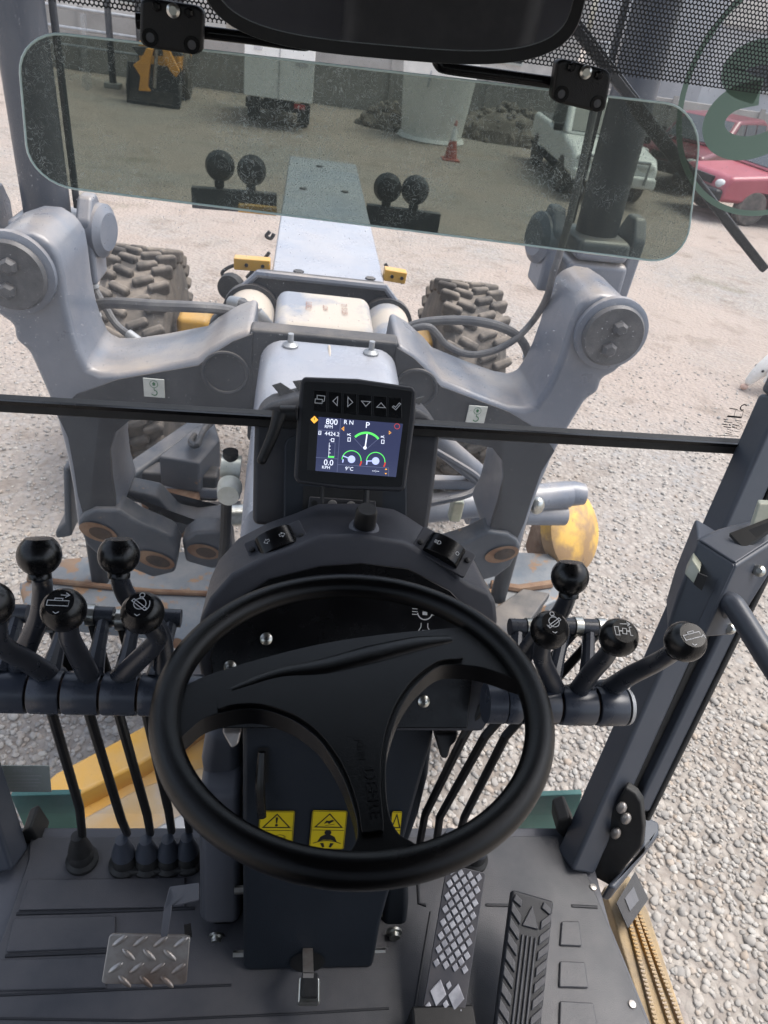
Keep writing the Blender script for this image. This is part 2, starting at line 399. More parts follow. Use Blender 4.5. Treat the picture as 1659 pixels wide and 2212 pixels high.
def pebble_mat():
    m, nt, N, L, out = nodes('pebbles'); b = N('ShaderNodeBsdfPrincipled'); b.inputs['Roughness'].default_value = .85; b.inputs['Specular IOR Level'].default_value = .25; L(b.outputs[0], out.inputs[0])
    ge = N('ShaderNodeNewGeometry'); r = N('ShaderNodeValToRGB'); L(ge.outputs['Random Per Island'], r.inputs[0])
    e = r.color_ramp.elements; e[0].position = 0; e[0].color = (.25,.235,.22,1); e[1].position = 1; e[1].color = (.46,.435,.4,1)
    for p, c in ((.25,(.33,.305,.28,1)),(.5,(.37,.335,.3,1)),(.75,(.39,.37,.345,1)),(.85,(.36,.295,.24,1))):
        q = e.new(p); q.color = c
    L(r.outputs[0], b.inputs['Base Color']); return m
import bmesh
def ico(sub):
    b = bmesh.new(); bmesh.ops.create_icosphere(b, subdivisions=sub, radius=1); 
    v = np.array([x.co[:] for x in b.verts]); f = np.array([[q.index for q in x.verts] for x in b.faces]); b.free(); return v, f
rng = np.random.default_rng(5)
def pebbles(cnt, sub, cond, smin, smax):
    tv, tf = ico(sub); P = []
    while len(P) < cnt:
        x, y = rng.uniform(-4.2, 6.2), rng.uniform(.1, 9.5)
        d = math.sqrt(x*x + y*y + 7.8)
        if not cond(x, y, d): continue
        P.append((x, y))
    P = np.array(P); k = len(P)
    s = rng.uniform(smin, smax, k) * np.exp(rng.normal(0, .22, k))
    sc = np.stack([s*rng.uniform(.8, 1.25, k), s*rng.uniform(.65, 1.0, k), s*rng.uniform(.4, .65, k)], 1)
    a = rng.uniform(0, 2*PI, k); tl = rng.normal(0, .25, k)
    V = tv[None]*(1 + rng.normal(0, .11, (k, len(tv), 1)))*sc[:, None]
    x = V[:, :, 0]*np.cos(tl)[:, None] - V[:, :, 2]*np.sin(tl)[:, None]; z = V[:, :, 0]*np.sin(tl)[:, None] + V[:, :, 2]*np.cos(tl)[:, None]; y = V[:, :, 1]
    X = x*np.cos(a)[:, None] - y*np.sin(a)[:, None] + P[:, 0:1]; Y = x*np.sin(a)[:, None] + y*np.cos(a)[:, None] + P[:, 1:2]
    Z = z + (sc[:, 2]*rng.uniform(.05, .6, k))[:, None]
    V = np.stack([X, Y, Z], 2).reshape(-1, 3); F = (tf[None] + (np.arange(k)*len(tv))[:, None, None]).reshape(-1, 3)
    return V, F
def near(x, y, d):
    if d > 5.2 or (-.7 < x < 1.0 and y > .6 and y < 3.4 and False): return False
    return True
V1, F1 = pebbles(19000, 2, lambda x, y, d: d < 4.4 and rng.random() < min(1, max(.35, (4.9-d)/1.0)), .009, .0165)
V2, F2 = pebbles(30000, 1, lambda x, y, d: 3.6 < d < 9 and rng.random() < min(1, (4.6/d)**4), .008, .015)
V = np.concatenate([V1, V2]); F = np.concatenate([F1, F2 + len(V1)])
me = bpy.data.meshes.new('gravel'); me.vertices.add(len(V)); me.vertices.foreach_set('co', V.ravel().astype(np.float32))
me.loops.add(F.size); me.loops.foreach_set('vertex_index', F.ravel().astype(np.int32))
me.polygons.add(len(F)); me.polygons.foreach_set('loop_start', np.arange(0, F.size, 3, dtype=np.int32)); me.polygons.foreach_set('loop_total', np.full(len(F), 3, dtype=np.int32))
me.update(calc_edges=True); me.shade_smooth(); me.materials.append(pebble_mat())
o = bpy.data.objects.new('gravel', me); COL.objects.link(o); o['kind'] = 'stuff'
tag(o, 'loose rounded grey and beige gravel stones lying around the machine', 'gravel')

# ------------------------------------------------------------------ the yard behind
def wallthing():
    a = pZ(-250, 190, 0); b = pZ(1320, 262, 0)
    a = Vector((-14, 25.5, 0)); b = Vector((16, 25.5, 0))
    t = thing('concrete_wall', 'long grey precast concrete wall along the back of the yard', 'wall', (1, 25.5, 0))
    m = MB(); m.box((1, 25.5, .75), (40, .2, 1.5)); m.build('wall_panel', M['concrete'], t, bevel=.01)
    m = MB()
    for i in range(14): m.box((-18.5 + i*3, 25.37, .8), (.16, .06, 1.6))
    m.build('wall_pilaster', M['concrete'], t)
wallthing()
def railfence():
    t = thing('rail_fence', 'grey steel rail fence with two rails in front of the wall at the left', 'fence', (-9, 23.6, 0))
    for i in range(5):
        MB().cyl((-15.5+i*2.75, 23.6, 0), (-15.5+i*2.75, 23.6, 1.75), .05).build('post', M['metalgal'], t)
    for z in (.75, 1.15, 1.6): MB().cyl((-15.6, 23.6, z), (-4.4, 23.6, z), .045).build('rail', M['metalgal'], t)
railfence()
def building(name, label, x0, x1, y0, y1, h, mat, wins, roofm, trim):
    t = thing(name, label, 'building', ((x0+x1)/2, y0, 0))
    MB().box(((x0+x1)/2, (y0+y1)/2, h/2), (x1-x0, y1-y0, h)).build('wall', mat, t)
    MB().box(((x0+x1)/2, (y0+y1)/2, h+.1), (x1-x0+.5, y1-y0+.5, .2)).build('roof', roofm, t)
    MB().box(((x0+x1)/2, y0-.03, h*.62), (x1-x0, .06, h*.12)).build('cladding_band', trim, t)
    for (wx, wz, ww, wh) in wins:
        f = MB().box((wx, y0-.05, wz), (ww, .1, wh)).build('window', M['white'], t)
        MB().box((wx, y0-.1, wz), (ww-.14, .04, wh-.14)).build('pane', M['carglass'], f)
building('warehouse', 'pale cream warehouse with a reddish band beyond the wall at the left', -22, -3.5, 36, 46, 5.5, M['cream'], [(-19+i*3, 1.9, 1.4, 1.0) for i in range(5)], M['shed'], M['brick'])
building('storage_shed', 'low pink-cream shed with small windows beyond the wall in the middle', -2, 10.5, 33, 42, 4.2, M['cream'], [(0+i*2.6, 1.9, 1.0, .9) for i in range(4)], M['brick'], M['cream'])
building('metal_shed', 'grey metal clad shed beyond the wall at the right', 13, 30, 27, 40, 6.5, M['shed'], [(15+i*3.2, 2.6, 1.6, 1.2) for i in range(4)], M['metalgal'], M['cream'])
# a rubble heap by the wall
def heap(name, label, cx, cy, rx, ry, h, mat, sd):
    r = random.Random(sd); m = MB(); 
    for i in range(220):
        a = r.uniform(0, 2*PI); q = math.sqrt(r.random()); x = cx + rx*q*math.cos(a); y = cy + ry*q*math.sin(a); z = h*(1-q*q)*r.uniform(.6, 1)
        s = r.uniform(.05, .16); Rr = Matrix.Rotation(r.uniform(0, 3), 3, Vector((r.random(), r.random(), r.random()+.1)).normalized())
        m.ell((x, y, z), (s*1.3, s, s*.8), Rr, 7, 5)
    m.ell((cx, cy, 0), (rx, ry, h*.8), None, 24, 8)
    tag(m.build(name, mat, ang=20), label, 'rubble')
M['rubble'] = pm('rubble', (.12,.105,.09), .9, c2=(.24,.21,.18), ns=3, bump=.5, bs=8)
p = pZ(1085, 330, 0); heap('rubble_heap', 'dark heap of stones and rubble between the tank and the pickup', p.x+.6, p.y+2.4, 1.7, 1.0, .95, M['rubble'], 3)
p = pZ(820, 300, 0); heap('rubble_heap', 'low dark heap of rubble between the trailer and the white tank', p.x+.3, p.y+2.2, .7, .6, .55, M['rubble'], 4)
# water tank
def tank():
    p = pZ(938, 312, 0); t = thing('water_tank', 'big white tapered plastic water tank standing by the cone', 'tank', (p.x, p.y+.8, 0))
    c = Vector((p.x, p.y+.8, 0))
    MB().lathe(c, (0,0,1), [(0,0),(.78,0),(.8,.08),(.98,1.9),(1.0,1.95),(1.06,1.97),(1.06,2.06),(.98,2.08),(.9,2.06),(0,2.16)], 40).build('tank_body', M['tank'], t)
    MB().lathe(c, (0,0,1), [(.86,0),(.9,.02),(.86,.1),(.78,.1)], 40).build('base_ring', M['tank'], t)
    MB().cyl(c+Vector((-.35,-.86,1.6)), c+Vector((-.4,-.93,1.25)), .02).build('pipe', M['metalgal'], t)
    MB().lathe(c+Vector((0,0,2.13)), (0,0,1), [(0,.0),(.25,0),(.25,.08),(0,.1)], 24).build('lid', M['tank'], t)
tank()
def cone():
    p = pZ(972, 346, 0); t = thing('traffic_cone', 'red and white traffic cone in front of the white tank', 'cone', p)
    MB().box(p+Vector((0,0,.02)), (.4,.4,.04)).build('base', M['coneorange'], t, bevel=.01)
    MB().lathe(p, (0,0,1), [(.0,.04),(.15,.04),(.085,.42),(0,.42)], 24).build('cone_body', M['coneorange'], t)
    MB().lathe(p, (0,0,1), [(.0,.421),(.086,.421),(.04,.72),(0,.72)], 24).build('reflective_sleeve', M['whitepaint'], t)
    MB().lathe(p, (0,0,1), [(.0,.721),(.04,.721),(.028,.82),(0,.83)], 24).build('tip', M['coneorange'], t)
cone()
def wheelp(root, c, r, w, rimm, name='wheel', ax=(0,1,0)):
    c = Vector(c); a = Vector(ax)
    wt = MB().lathe(c - a*w/2, a, [(r*.55,0),(r*.9,0),(r,w*.15),(r,w*.85),(r*.9,w),(r*.55,w)], 28).build(name, M['tyre'], root, local=True)
    MB().lathe(c - a*w*.46, a, [(0,.02),(r*.25,0),(r*.3,.05),(r*.56,.0),(r*.56,w*.9),(0,w*.9)], 24).build('rim', rimm, wt, local=True)
def vehicle(name, label, cat, loc, rz, paint, kind):
    t = thing(name, label, cat, loc, rz)
    if kind == 'pickup':
        L_, W, wb = 5.1, 1.78, 1.55; r = .36
        side = [(-2.5,.5),(-2.5,1.08),(-.55,1.08),(-.42,1.05),(1.0,1.06),(2.2,.95),(2.42,.8),(2.45,.45),(-2.4,.45)]
        cab = [(-.6,1.05),(-.5,1.72),(-.35,1.76),(.45,1.74),(1.15,1.05)]
        wins = [[(-.42,1.12),(-.36,1.66),(.0,1.66),(.0,1.12)], [(.06,1.12),(.06,1.66),(.4,1.66),(.85,1.12)]]
    else:
        L_, W, wb = 4.3, 1.7, 1.3; r = .34
        side = [(-2.1,.45),(-2.15,.95),(-2.0,1.0),(.9,1.0),(2.0,.88),(2.12,.7),(2.12,.4),(-2.05,.4)]
        cab = [(-1.95,1.0),(-1.75,1.55),(-1.5,1.62),(.2,1.6),(1.0,1.0)]
        wins = [[(-1.72,1.06),(-1.6,1.5),(-.95,1.52),(-.95,1.06)], [(-.88,1.06),(-.88,1.52),(-.2,1.52),(-.2,1.06)], [(-.13,1.06),(-.13,1.52),(.18,1.52),(.72,1.06)]]
    def arch(poly):   # cut wheel arches along the sill
        out = []
        for q in poly: out.append(q)
        bot = []; z0 = poly[-1][1]
        for cx in (-wb, wb):
            bot += [(cx - (r+.09)*math.cos(PI*k/8), z0 + (r+.02)*math.sin(PI*k/8)) for k in range(9)]
        return out + bot
    m = MB(); m.prism([(x, -W/2, z) for x, z in arch(side)], (0, W, 0)); m.build('body', paint, t, bevel=.11, seg=4, local=True)
    if kind == 'pickup':
        MB().box((-1.52, 0, 1.085), (1.75, W-.2, .012)).build('bed', M['machdark'], t, local=True)
    wt = .13
    m = MB(); n_ = len(cab)
    m.loft([[Vector((x, -W/2+.03+max(0, z-1.1)*wt*1.3, z)) for x, z in cab], [Vector((x, W/2-.03-max(0, z-1.1)*wt*1.3, z)) for x, z in cab]])
    cb = m.build('cab', paint, t, bevel=.08, seg=4, local=True)
    for sgn in (-1, 1):
        for w in wins:
            P = [Vector((x, sgn*(W/2-.028-max(0, z-1.1)*wt*1.3), z)) for x, z in w]
            MB().prism(P, (0, sgn*.012, 0)).build('side_window', M['carglass'], cb, local=True)
    (ax, az), (bx, bz) = cab[-2], cab[-1]
    def wsp(f, y): return Vector((ax+(bx-ax)*f, y, az+(bz-az)*f))
    d = Vector((az-bz, 0, bx-ax)).normalized()*.015
    MB().prism([wsp(.1,-.62), wsp(.1,.62), wsp(.9,.72), wsp(.9,-.72)], d).build('windscreen', M['carglass'], cb, local=True)
    (ax, az), (bx, bz) = cab[1], cab[0]
    MB().prism([wsp(.1,-.6), wsp(.1,.6), wsp(.85,.68), wsp(.85,-.68)], (-.02,0,0)).build('rear_window', M['carglass'], cb, local=True)
    xf = side[-2][0]
    for sgn in (-1, 1):
        for x in (-wb, wb): wheelp(t, (x, sgn*(W/2-.1), r), r, .22, M['metalgal'])
        MB().ell((xf-.08, sgn*.62, .78 if kind == 'pickup' else .7), (.1,.2,.1)).build('headlight', M['lampglass'], t, local=True)
        MB().box((.85 if kind == 'pickup' else .7, sgn*(W/2+.08), 1.13), (.12,.2,.15)).build('wing_mirror', M['plastic'], t, local=True, bevel=.03)
    MB().box((xf+.05, 0, .52), (.2, W*.97, .22)).build('bumper', paint if kind == 'pickup' else M['plastic'], t, local=True, bevel=.06, seg=3)
    MB().box((xf+.005, 0, .74), (.06, .8, .14)).build('grille', M['plastic'], t, local=True)
    if kind == 'pickup':
        MB().tube([(xf+.18,-.6,.5),(xf+.2,-.6,.9),(xf+.2,.6,.9),(xf+.18,.6,.5)], .035, 8).build('bull_bar', M['metalgal'], t, local=True)
    return t
pf = pZ(1206, 412, 0); pr = pZ(1150, 350, 0)
d = (pf - pr); ang = math.atan2(d.y, d.x)
u = Vector((math.cos(ang), math.sin(ang), 0)); w_ = Vector((-u.y, u.x, 0))
side = 1 if (w_.dot(-pf) > 0) else -1
c = pf - u*1.55 - w_*side*.8
vehicle('pickup_truck', 'white crew pickup with a dark windscreen parked before the grey shed', 'pickup truck', c, ang, M['whitepaint'], 'pickup')
p = pZ(1700, 500, 0); vehicle('red_car', 'bright red car at the right edge, partly behind the round sticker', 'car', p + Vector((.2, 1.0, 0)), R_(188), M['redpaint'], 'suv')
p = pZ(1480, 420, 0); vehicle('maroon_car', 'dark maroon car between the white pickup and the bright red car', 'car', p + Vector((.9, 1.6, 0)), R_(222), M['maroon'], 'suv')
def boxtruck():
    p = pZ(598, 282, 0); t = thing('box_trailer', 'white box trailer seen from behind beside the concrete wall', 'trailer', p)
    x, y = p.x, p.y; k = .74
    MB().box((x, y+1.6, 1.2), (1.58, 3.1, 1.12)).build('cargo_box', M['whitepaint'], t, bevel=.02)
    MB().box((x, y+1.8, .5), (.7, 3.6, .16)).build('chassis', M['plastic'], t)
    MB().box((x, y+.16, .5), (1.5, .12, .2)).build('rear_bumper', M['plastic'], t, bevel=.02)
    for sx in (-1, 1):
        MB().lathe((x+sx*.62-.12, y+1.2, .32), (1,0,0), [(0,0),(.28,0),(.32,.04),(.32,.2),(.28,.24),(0,.24)], 24).build('wheel', M['tyre'], t)
        MB().box((x+sx*.6, y+.85, .3), (.3, .03, .36)).build('mudflap', M['rubber'], t)
    MB().box((x+.5, y+.085, .55), (.26, .05, .1)).build('tail_light', M['redlamp'], t, bevel=.01)
    MB().box((x-.5, y+.085, .55), (.2, .05, .09)).build('reflector', M['plastic'], t, bevel=.01)
    MB().box((x, y+.042, 1.2), (.018, .02, 1.08)).build('door_seam', M['metalgal'], t)
    MB().box((x+.5, y+.042, 1.4), (.26, .02, .09)).build('plate', M['shed'], t); MB().box((x-.5, y+.042, 1.6), (.16, .02, .08)).build('plate', M['shed'], t)
    MB().cyl((x, y+3.2, .5), (x, y+4.6, .45), .05).build('drawbar', M['metalgal'], t)
boxtruck()
def loader():
    p = pZ(328, 232, 0); t = thing('backhoe_loader', 'orange digger with a black bucket resting on the ground and forked arms', 'digger', p)
    x, y = p.x, p.y
    prof = [(0,0),(.0,.06),(.25,.1),(.42,.28),(.45,.55),(.36,.85),(.28,.84),(.38,.55),(.35,.3),(.2,.15)]
    MB().prism([(x-.6, y+.25+a, z) for a, z in prof], (1.2, 0, 0)).build('bucket', M['machdark'], t)
    for sx in (-.63, .6): MB().prism([(x+sx, y+.25+a, z) for a, z in prof[:6]+[(.0,.4)]], (.03,0,0)).build('bucket_side', M['machdark'], t)
    for sx in (-.45,-.15,.15,.45): MB().box((x+sx, y+.2, .05), (.07,.16,.05)).build('bucket_tooth', M['machdark'], t)
    Ya = y + .12
    for pts in ([(316,104),(331,106),(324,140),(319,188),(325,198),(299,196),(303,165),(287,140),(304,128)], [(350,106),(364,106),(388,155),(380,168),(366,152),(354,128)]):
        MB().prism([pY(*q, Ya) for q in pts], (0,.14,0)).build('boom_arm', M['orange'], t, bevel=.02)
    MB().cyl(pY(338, 108, Ya+.1), pY(334, 190, Ya+.1), .045).build('ram', M['steel'], t)
    MB().prism([pY(*q, Ya+.18) for q in ((282,100),(385,105),(395,122),(300,120))], (0,.3,0)).build('swing_frame', M['machdark'], t, bevel=.02)
    for sx in (-1, 1):
        MB().lathe((x+sx*.42-.2, y+2.2, .55), (1,0,0), [(0,0),(.5,0),(.55,.06),(.55,.34),(.5,.4),(0,.4)], 28).build('rear_wheel', M['tyre'], t)
        MB().box((x+sx*.55, y+1.6, 1.75), (.07,.07,1.1)).build('cab_post', M['plastic'], t)
    MB().box((x, y+2.4, .95), (1.0, 2.2, .6)).build('hood', M['orange'], t, bevel=.08, seg=3)
    MB().box((x, y+2.2, 1.75), (1.16, 1.2, 1.1)).build('cab_glass', M['carglass'], t, bevel=.05)
    MB().box((x, y+2.1, 2.36), (1.3, 1.4, .12)).build('cab_roof', M['orange'], t, bevel=.04)
loader()
# lamp / utility posts
for (px, py, hh, lb) in ((245, 190, 5.5, 'dark steel post standing behind the rail fence at the left'), (815, 235, 5.5, 'dark steel post between the white trailer and the white tank')):
    p = pZ(px, py, 0); t = thing('yard_post', lb, 'post', (p.x, p.y, 0))
    MB().cyl((p.x, p.y, 0), (p.x, p.y, hh), .09, .07).build('pole', M['machdark'], t); MB().box((p.x, p.y, .06), (.4, .4, .12)).build('foot', M['concrete'], t, bevel=.02)
# dog, nose to the ground
def dog():
    s = 1.25; p = pZ(1604, 842, 0.0); t = thing('dog', 'white dog sniffing the gravel beside the machine', 'dog', (p.x, p.y, 0))
    def W(x, y, z): return Vector((p.x + x*s, p.y + y*s, z*s))
    me = bpy.data.meshes.new('body')
    J = [((.62,.05,.40),.125),((.40,.03,.42),.135),((.26,.02,.37),.10),((.16,.01,.27),.075),((.08,.0,.18),.066),((.03,0,.1),.042),((.012,-.002,.045),.03)]
    legs = [[((.44,.09,.3),.06),((.43,.1,.17),.035),((.44,.1,.04),.026),((.40,.1,.02),.028)], [((.44,-.05,.3),.06),((.46,-.06,.17),.035),((.46,-.06,.04),.026),((.42,-.06,.02),.028)]]
    hind = [[((.95,.12,.4),.11),((1.0,.12,.3),.08),((.93,.13,.24),.045),((1.02,.13,.13),.03),((1.0,.13,.03),.026),((.96,.13,.02),.028)], [((.95,-.02,.4),.11),((1.02,-.05,.3),.08),((.96,-.05,.24),.045),((1.05,-.05,.13),.03),((1.03,-.05,.03),.026),((.98,-.05,.02),.028)]]
    vs = [W(*q[0]) for q in J]; rs = [q[1]*s for q in J]; es = [(i, i+1) for i in range(len(J)-1)]
    i0 = len(vs); vs.append(W(.85,.06,.41)); rs.append(.11*s); es.append((0, i0))
    ta = len(vs); vs += [W(1.1,.07,.46), W(1.22,.1,.6), W(1.25,.12,.72)]; rs += [.03*s,.022*s,.015*s]; es += [(i0, ta), (ta, ta+1), (ta+1, ta+2)]
    for lg, base in ((legs[0],1),(legs[1],1),(hind[0],i0),(hind[1],i0)):
        k = len(vs); vs += [W(*q[0]) for q in lg]; rs += [q[1]*s for q in lg]; es += [(base, k)] + [(k+i, k+i+1) for i in range(len(lg)-1)]
    off = t.location
    me.from_pydata([tuple(v - off) for v in vs], es, []); me.materials.append(M['fur'])
    o = bpy.data.objects.new('body', me); COL.objects.link(o); o.parent = t
    sk = o.modifiers.new('skin', 'SKIN'); sk.use_smooth_shade = True
    for i, sv in enumerate(me.skin_vertices[0].data): sv.radius = (rs[i], rs[i]); sv.use_root = (i == 0)
    sb = o.modifiers.new('sub', 'SUBSURF'); sb.levels = sb.render_levels = 2
    MB().ell(W(.0,-.002,.03), (.034*s,.028*s,.026*s)).build('muzzle', M['nose'], t)
    for sy in (-1, 1):
        MB().ell(W(.062,.055*sy,.2), (.011*s,.01*s,.012*s)).build('eye', M['ink'], t)
        MB().tube([W(.13,.05*sy,.25), W(.12,.085*sy,.2), W(.09,.095*sy,.12)], [.02*s,.032*s,.012*s], 10, sub=4, flat=.4).build('ear', M['fur'], t)
dog()
# ------------------------------------------------------------------ the machine's front
mir = lambda P: [Vector((2*AX - p.x, p.y, p.z)) for p in P]
G = thing('grader_front_frame', 'grey grader front frame with curved saddle arms and a long flat beam ahead', 'grader frame', (AX, 2.0, 1.5))
Y0, Y1 = 1.93, 2.2
def PYs(pts, Y): return [pY(x, y, Y) for x, y in pts]
# arm casting of the left, mirrored for the right
armpoly = [(545,712),(500,728),(450,757),(425,777),(330,795),(255,806),(215,806),(190,795),(172,760),(158,720),(145,660),(137,600),(128,555),(108,522),(70,500),(30,497),(-15,512),(-45,545),(-55,590),(-40,640),(-5,682),(28,705),(30,738),(60,760),(100,850),(124,915),(142,985),(156,1060),(166,1140),(200,1175),(262,1112),(246,1067),(240,1020),(240,975),(250,935),(285,908),(400,912),(548,925)]
for k in (0, 1):
    P = PYs(armpoly, Y0)
    for q in P: q.x = min(q.x, AX - .19)
    if k: P = mir(P)
    MB().prism(P, (0, Y1-Y0, 0)).build('saddle_arm', M['mach'], G, bevel=.03, seg=4)
    # dark overlay paints the shade on the arm's web and leg, with the raised pivot ring and the boss cap
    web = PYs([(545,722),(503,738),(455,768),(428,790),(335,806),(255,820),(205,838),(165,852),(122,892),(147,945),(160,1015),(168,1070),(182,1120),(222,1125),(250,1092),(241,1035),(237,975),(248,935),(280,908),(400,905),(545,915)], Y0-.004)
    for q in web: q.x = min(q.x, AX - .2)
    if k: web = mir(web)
    MB().prism(web, (0, .02, 0)).build('web_shade', M['machdark'], G)
    rc = pY(487, 806, Y0-.006); rc.x = 2*AX-rc.x if k else rc.x
    MB().torus(Frame(rc, (1,0,0), (0,0,1)), .062, .006, 40, 8).build('pivot_ring', M['machdark'], G)
    bc = pY(30, 587, Y0); bc.x = 2*AX-bc.x if k else bc.x
    MB().lathe(bc+Vector((0,.01,0)), (0,-1,0), [(0,0),(.098,0),(.106,.008),(.106,.028),(.093,.034),(0,.034)], 36).build('boss_rim', M['mach'], G)
    cap = MB().lathe(bc+Vector((0,-.02,0)), (0,-1,0), [(0,0),(.088,0),(.09,.01),(.084,.02),(0,.02)], 36).build('pin_cap', M['pin'], G)
    for dz in (.028, -.035):
        MB().lathe(bc+Vector((.0+dz*.2,-.04,dz)), (0,-1,0), [(0,0),(.022,0),(.022,.012),(.014,.02),(0,.02)], 6).build('bolt', M['pin'], cap)
    # rib and boss along the leg
    e = PYs([(158,720),(165,760),(185,800),(150,860)], Y0-.01)
    # hook decal
    hc = pY(333, 838, Y0-.012); hc.x = 2*AX-hc.x if k else hc.x
    F = Frame(hc, (1,0,0), (0,0,1)); w, h = .058, .058
    lab = MB().fbox(F, 0, 0, 0, w, h, .003).build('hook_decal', M['white'], G, bevel=.001)
    ink = MB(); ink.arc(F, 0, .013, .011, 0, 2*PI, .0016, .0022); ink.poly(F, [(-.0035,.008),(.0035,.008),(.0035,.013),(.006,.013),(0,.02),(-.006,.013),(-.0035,.013)], .0022)
    ink.rib(F, [(0,.002),(0,-.006)], .002, .0022); ink.arc(F, 0, -.014, .008, PI*.5, -PI*.85, .003, .0022)
    ink.build('hook_symbol', M['green'], lab, smooth=False)
# cross tie between the arms, rear plate
P = [pY(545,712,Y0+.02), pY(560,716,Y0+.02)]
zt = (P[0].z)
MB().box((AX, Y0+.035, zt-.17), (.42, .07, .36)).build('cross_tie', M['machdark'], G, bevel=.012)
# front saddle plate, hexagonal
Yf = 2.62
L_ = PYs([(556,591),(493,651),(450,700),(450,800)], Yf)
poly = L_ + mir(L_)[::-1]
MB().prism(poly, (0, .07, 0)).build('front_saddle_plate', M['machdark'], G, bevel=.012)
top = [Vector((p.x, Yf-.004, p.z+.001)) for p in (L_[1], L_[0])] + [Vector((2*AX-p.x, Yf-.004, p.z+.001)) for p in (L_[0], L_[1])]
MB().tube(top, .014, 8).build('lit_plate_edge', M['mach'], G)  # lighter grey paints the lit top edge of the dark plate
for k in (0, 1):
    a = pY(543, 668, Yf); b = Vector((a.x, Y1-.05, a.z))
    if k: a.x = 2*AX-a.x; b.x = 2*AX-b.x
    MB().cyl(b, a, .085, n=28).build('pivot_tube', M['sand'], G); MB().cyl(a+Vector((0,-.03,0)), a+Vector((0,.0,0)), .1, n=28).build('tube_collar', M['machdark'], G)
# swivel box with a sandy top
zb = zt + .0
bl, br, fl, fr = pZ(607,622,zb), pZ(806,640,zb), pZ(593,715,zb), pZ(828,730,zb)
w = .25; yb = (bl.y+br.y)/2; yf = Y0+.09
MB().box((AX, (yb+yf)/2, zb-.11), ((br.x-bl.x), min(yb, Yf-.03)-yf, .22)).build('sandy_cover', M['sand'], G, bevel=.035, seg=4)
F = Frame((AX+.01, (yb+yf)/2, zb+.002), (0,1,0), (-1,0,0))
m = MB(); m.text(F, '173873', 0, .05, .026, .001); m.text(F, 'ROT', 0, .0, .022, .001); m.text(F, '18713 12', 0, -.06, .026, .001); m.build('cover_stencil', M['inkred'], G, smooth=False)
# long beam: a flat topped box narrowing to the nose
zbm = 1.93
q = [pZ(580,602,zbm), pZ(830,622,zbm), pZ(771,352,zbm), pZ(622,338,zbm)]
hw = (q[1].x-q[0].x)/2; ye = (q[2].y+q[3].y)/2
M['beam'] = pm('beam grey', (.27,.29,.34), .24, c2=(.33,.345,.385), ns=4, spec=.7, dust=.35, dscale=3, rvar=.08)
MB().box((AX+.03, (Yf+.07+ye)/2, zbm-.16), (2*hw, ye-Yf-.07, .32)).build('front_beam', M['beam'], G, bevel=.01)
for (px, py) in ((645,588),(800,603),(655,408),(745,415),(690,360)):
    a = pZ(px, py, zbm); MB().cyl(a+Vector((0,0,-.005)), a+Vector((0,0,.006)), .02, n=6).build('lug', M['machdark'], G)
# hood of the gooseneck just ahead of the cab
zg = pY(705, 745, Y0-.02).z; xl = pY(562, 745, Y0-.02).x; xr = 2*AX-xl+.03
ring = lambda y, zt_, sx, r: [Vector(((xl+xr)/2 + x*sx, y, zt_ + z)) for x, z in [(-hw2-.06, -1.3)] + [(-hw2+r-r*math.cos(PI/2*i/6), -r+r*math.sin(PI/2*i/6)) for i in range(7)] + [(hw2-r+r*math.sin(PI/2*i/6), -r+r*math.cos(PI/2*i/6)) for i in range(7)] + [(hw2+.06, -1.3)]]
hw2 = (xr-xl)/2
MB().loft([ring(Y0-.015, zg, 1, .07), ring(Y0-.2, zg-.005, 1.0, .075), ring(1.45, zg-.05, 1.0, .08), ring(1.3, zg-.12, 1.0, .08), ring(1.26, zg-.3, 1.0, .05)]).build('gooseneck_hood', M['beam'], G, ang=50)
MB().tube([(AX+.01, Y0-.03, zg+.001), (AX+.02, 1.45, zg-.048)], .004, 6).build('hood_seam', M['sand'], G)
for px, py in ((628, 735), (803, 750)):
    a = pY(px, py, Y0-.05); a.z = zg
    MB().cyl(a, a+Vector((0,0,.035)), .008).build('hood_bolt', M['metalgal'], G); MB().lathe(a, (0,0,1), [(0,0),(.022,0),(.022,.004),(.012,.012),(0,.012)], 16).build('washer', M['metalgal'], G)
# yellow mounting bars on the beam with cables
for a, b in (((506,566),(584,572)), ((829,590),(876,598))):
    A = pY(*a, 2.85); B = pY(*b, 2.85)
    bar = MB().beam(A, B, .05, .045).build('yellow_bar', M['yellow'], G, bevel=.004)
    for f in (.35, .8):
        c = A.lerp(B, f); MB().cyl(c+Vector((0,-.03,0)), c+Vector((0,-.026,0)), .007, n=10).build('hole', M['ink'], bar)
for pts in ([(520,568),(490,580),(480,592),(500,605),(520,604)], [(533,600),(545,586),(552,575),(570,560),(582,545)], [(583,500),(575,510),(585,515),(592,505)], [(832,570),(842,585),(858,598),(868,606),(866,612)]):
    MB().tube(PYs(pts, 2.9), .007, 8, sub=5).build('cable', M['rubber'], G)
MB().lathe(pY(505, 617, 2.75), (-.3,-1,.1), [(0,0),(.045,0),(.052,.02),(.045,.05),(0,.055)], 20).build('beacon', M['rubber'], G)
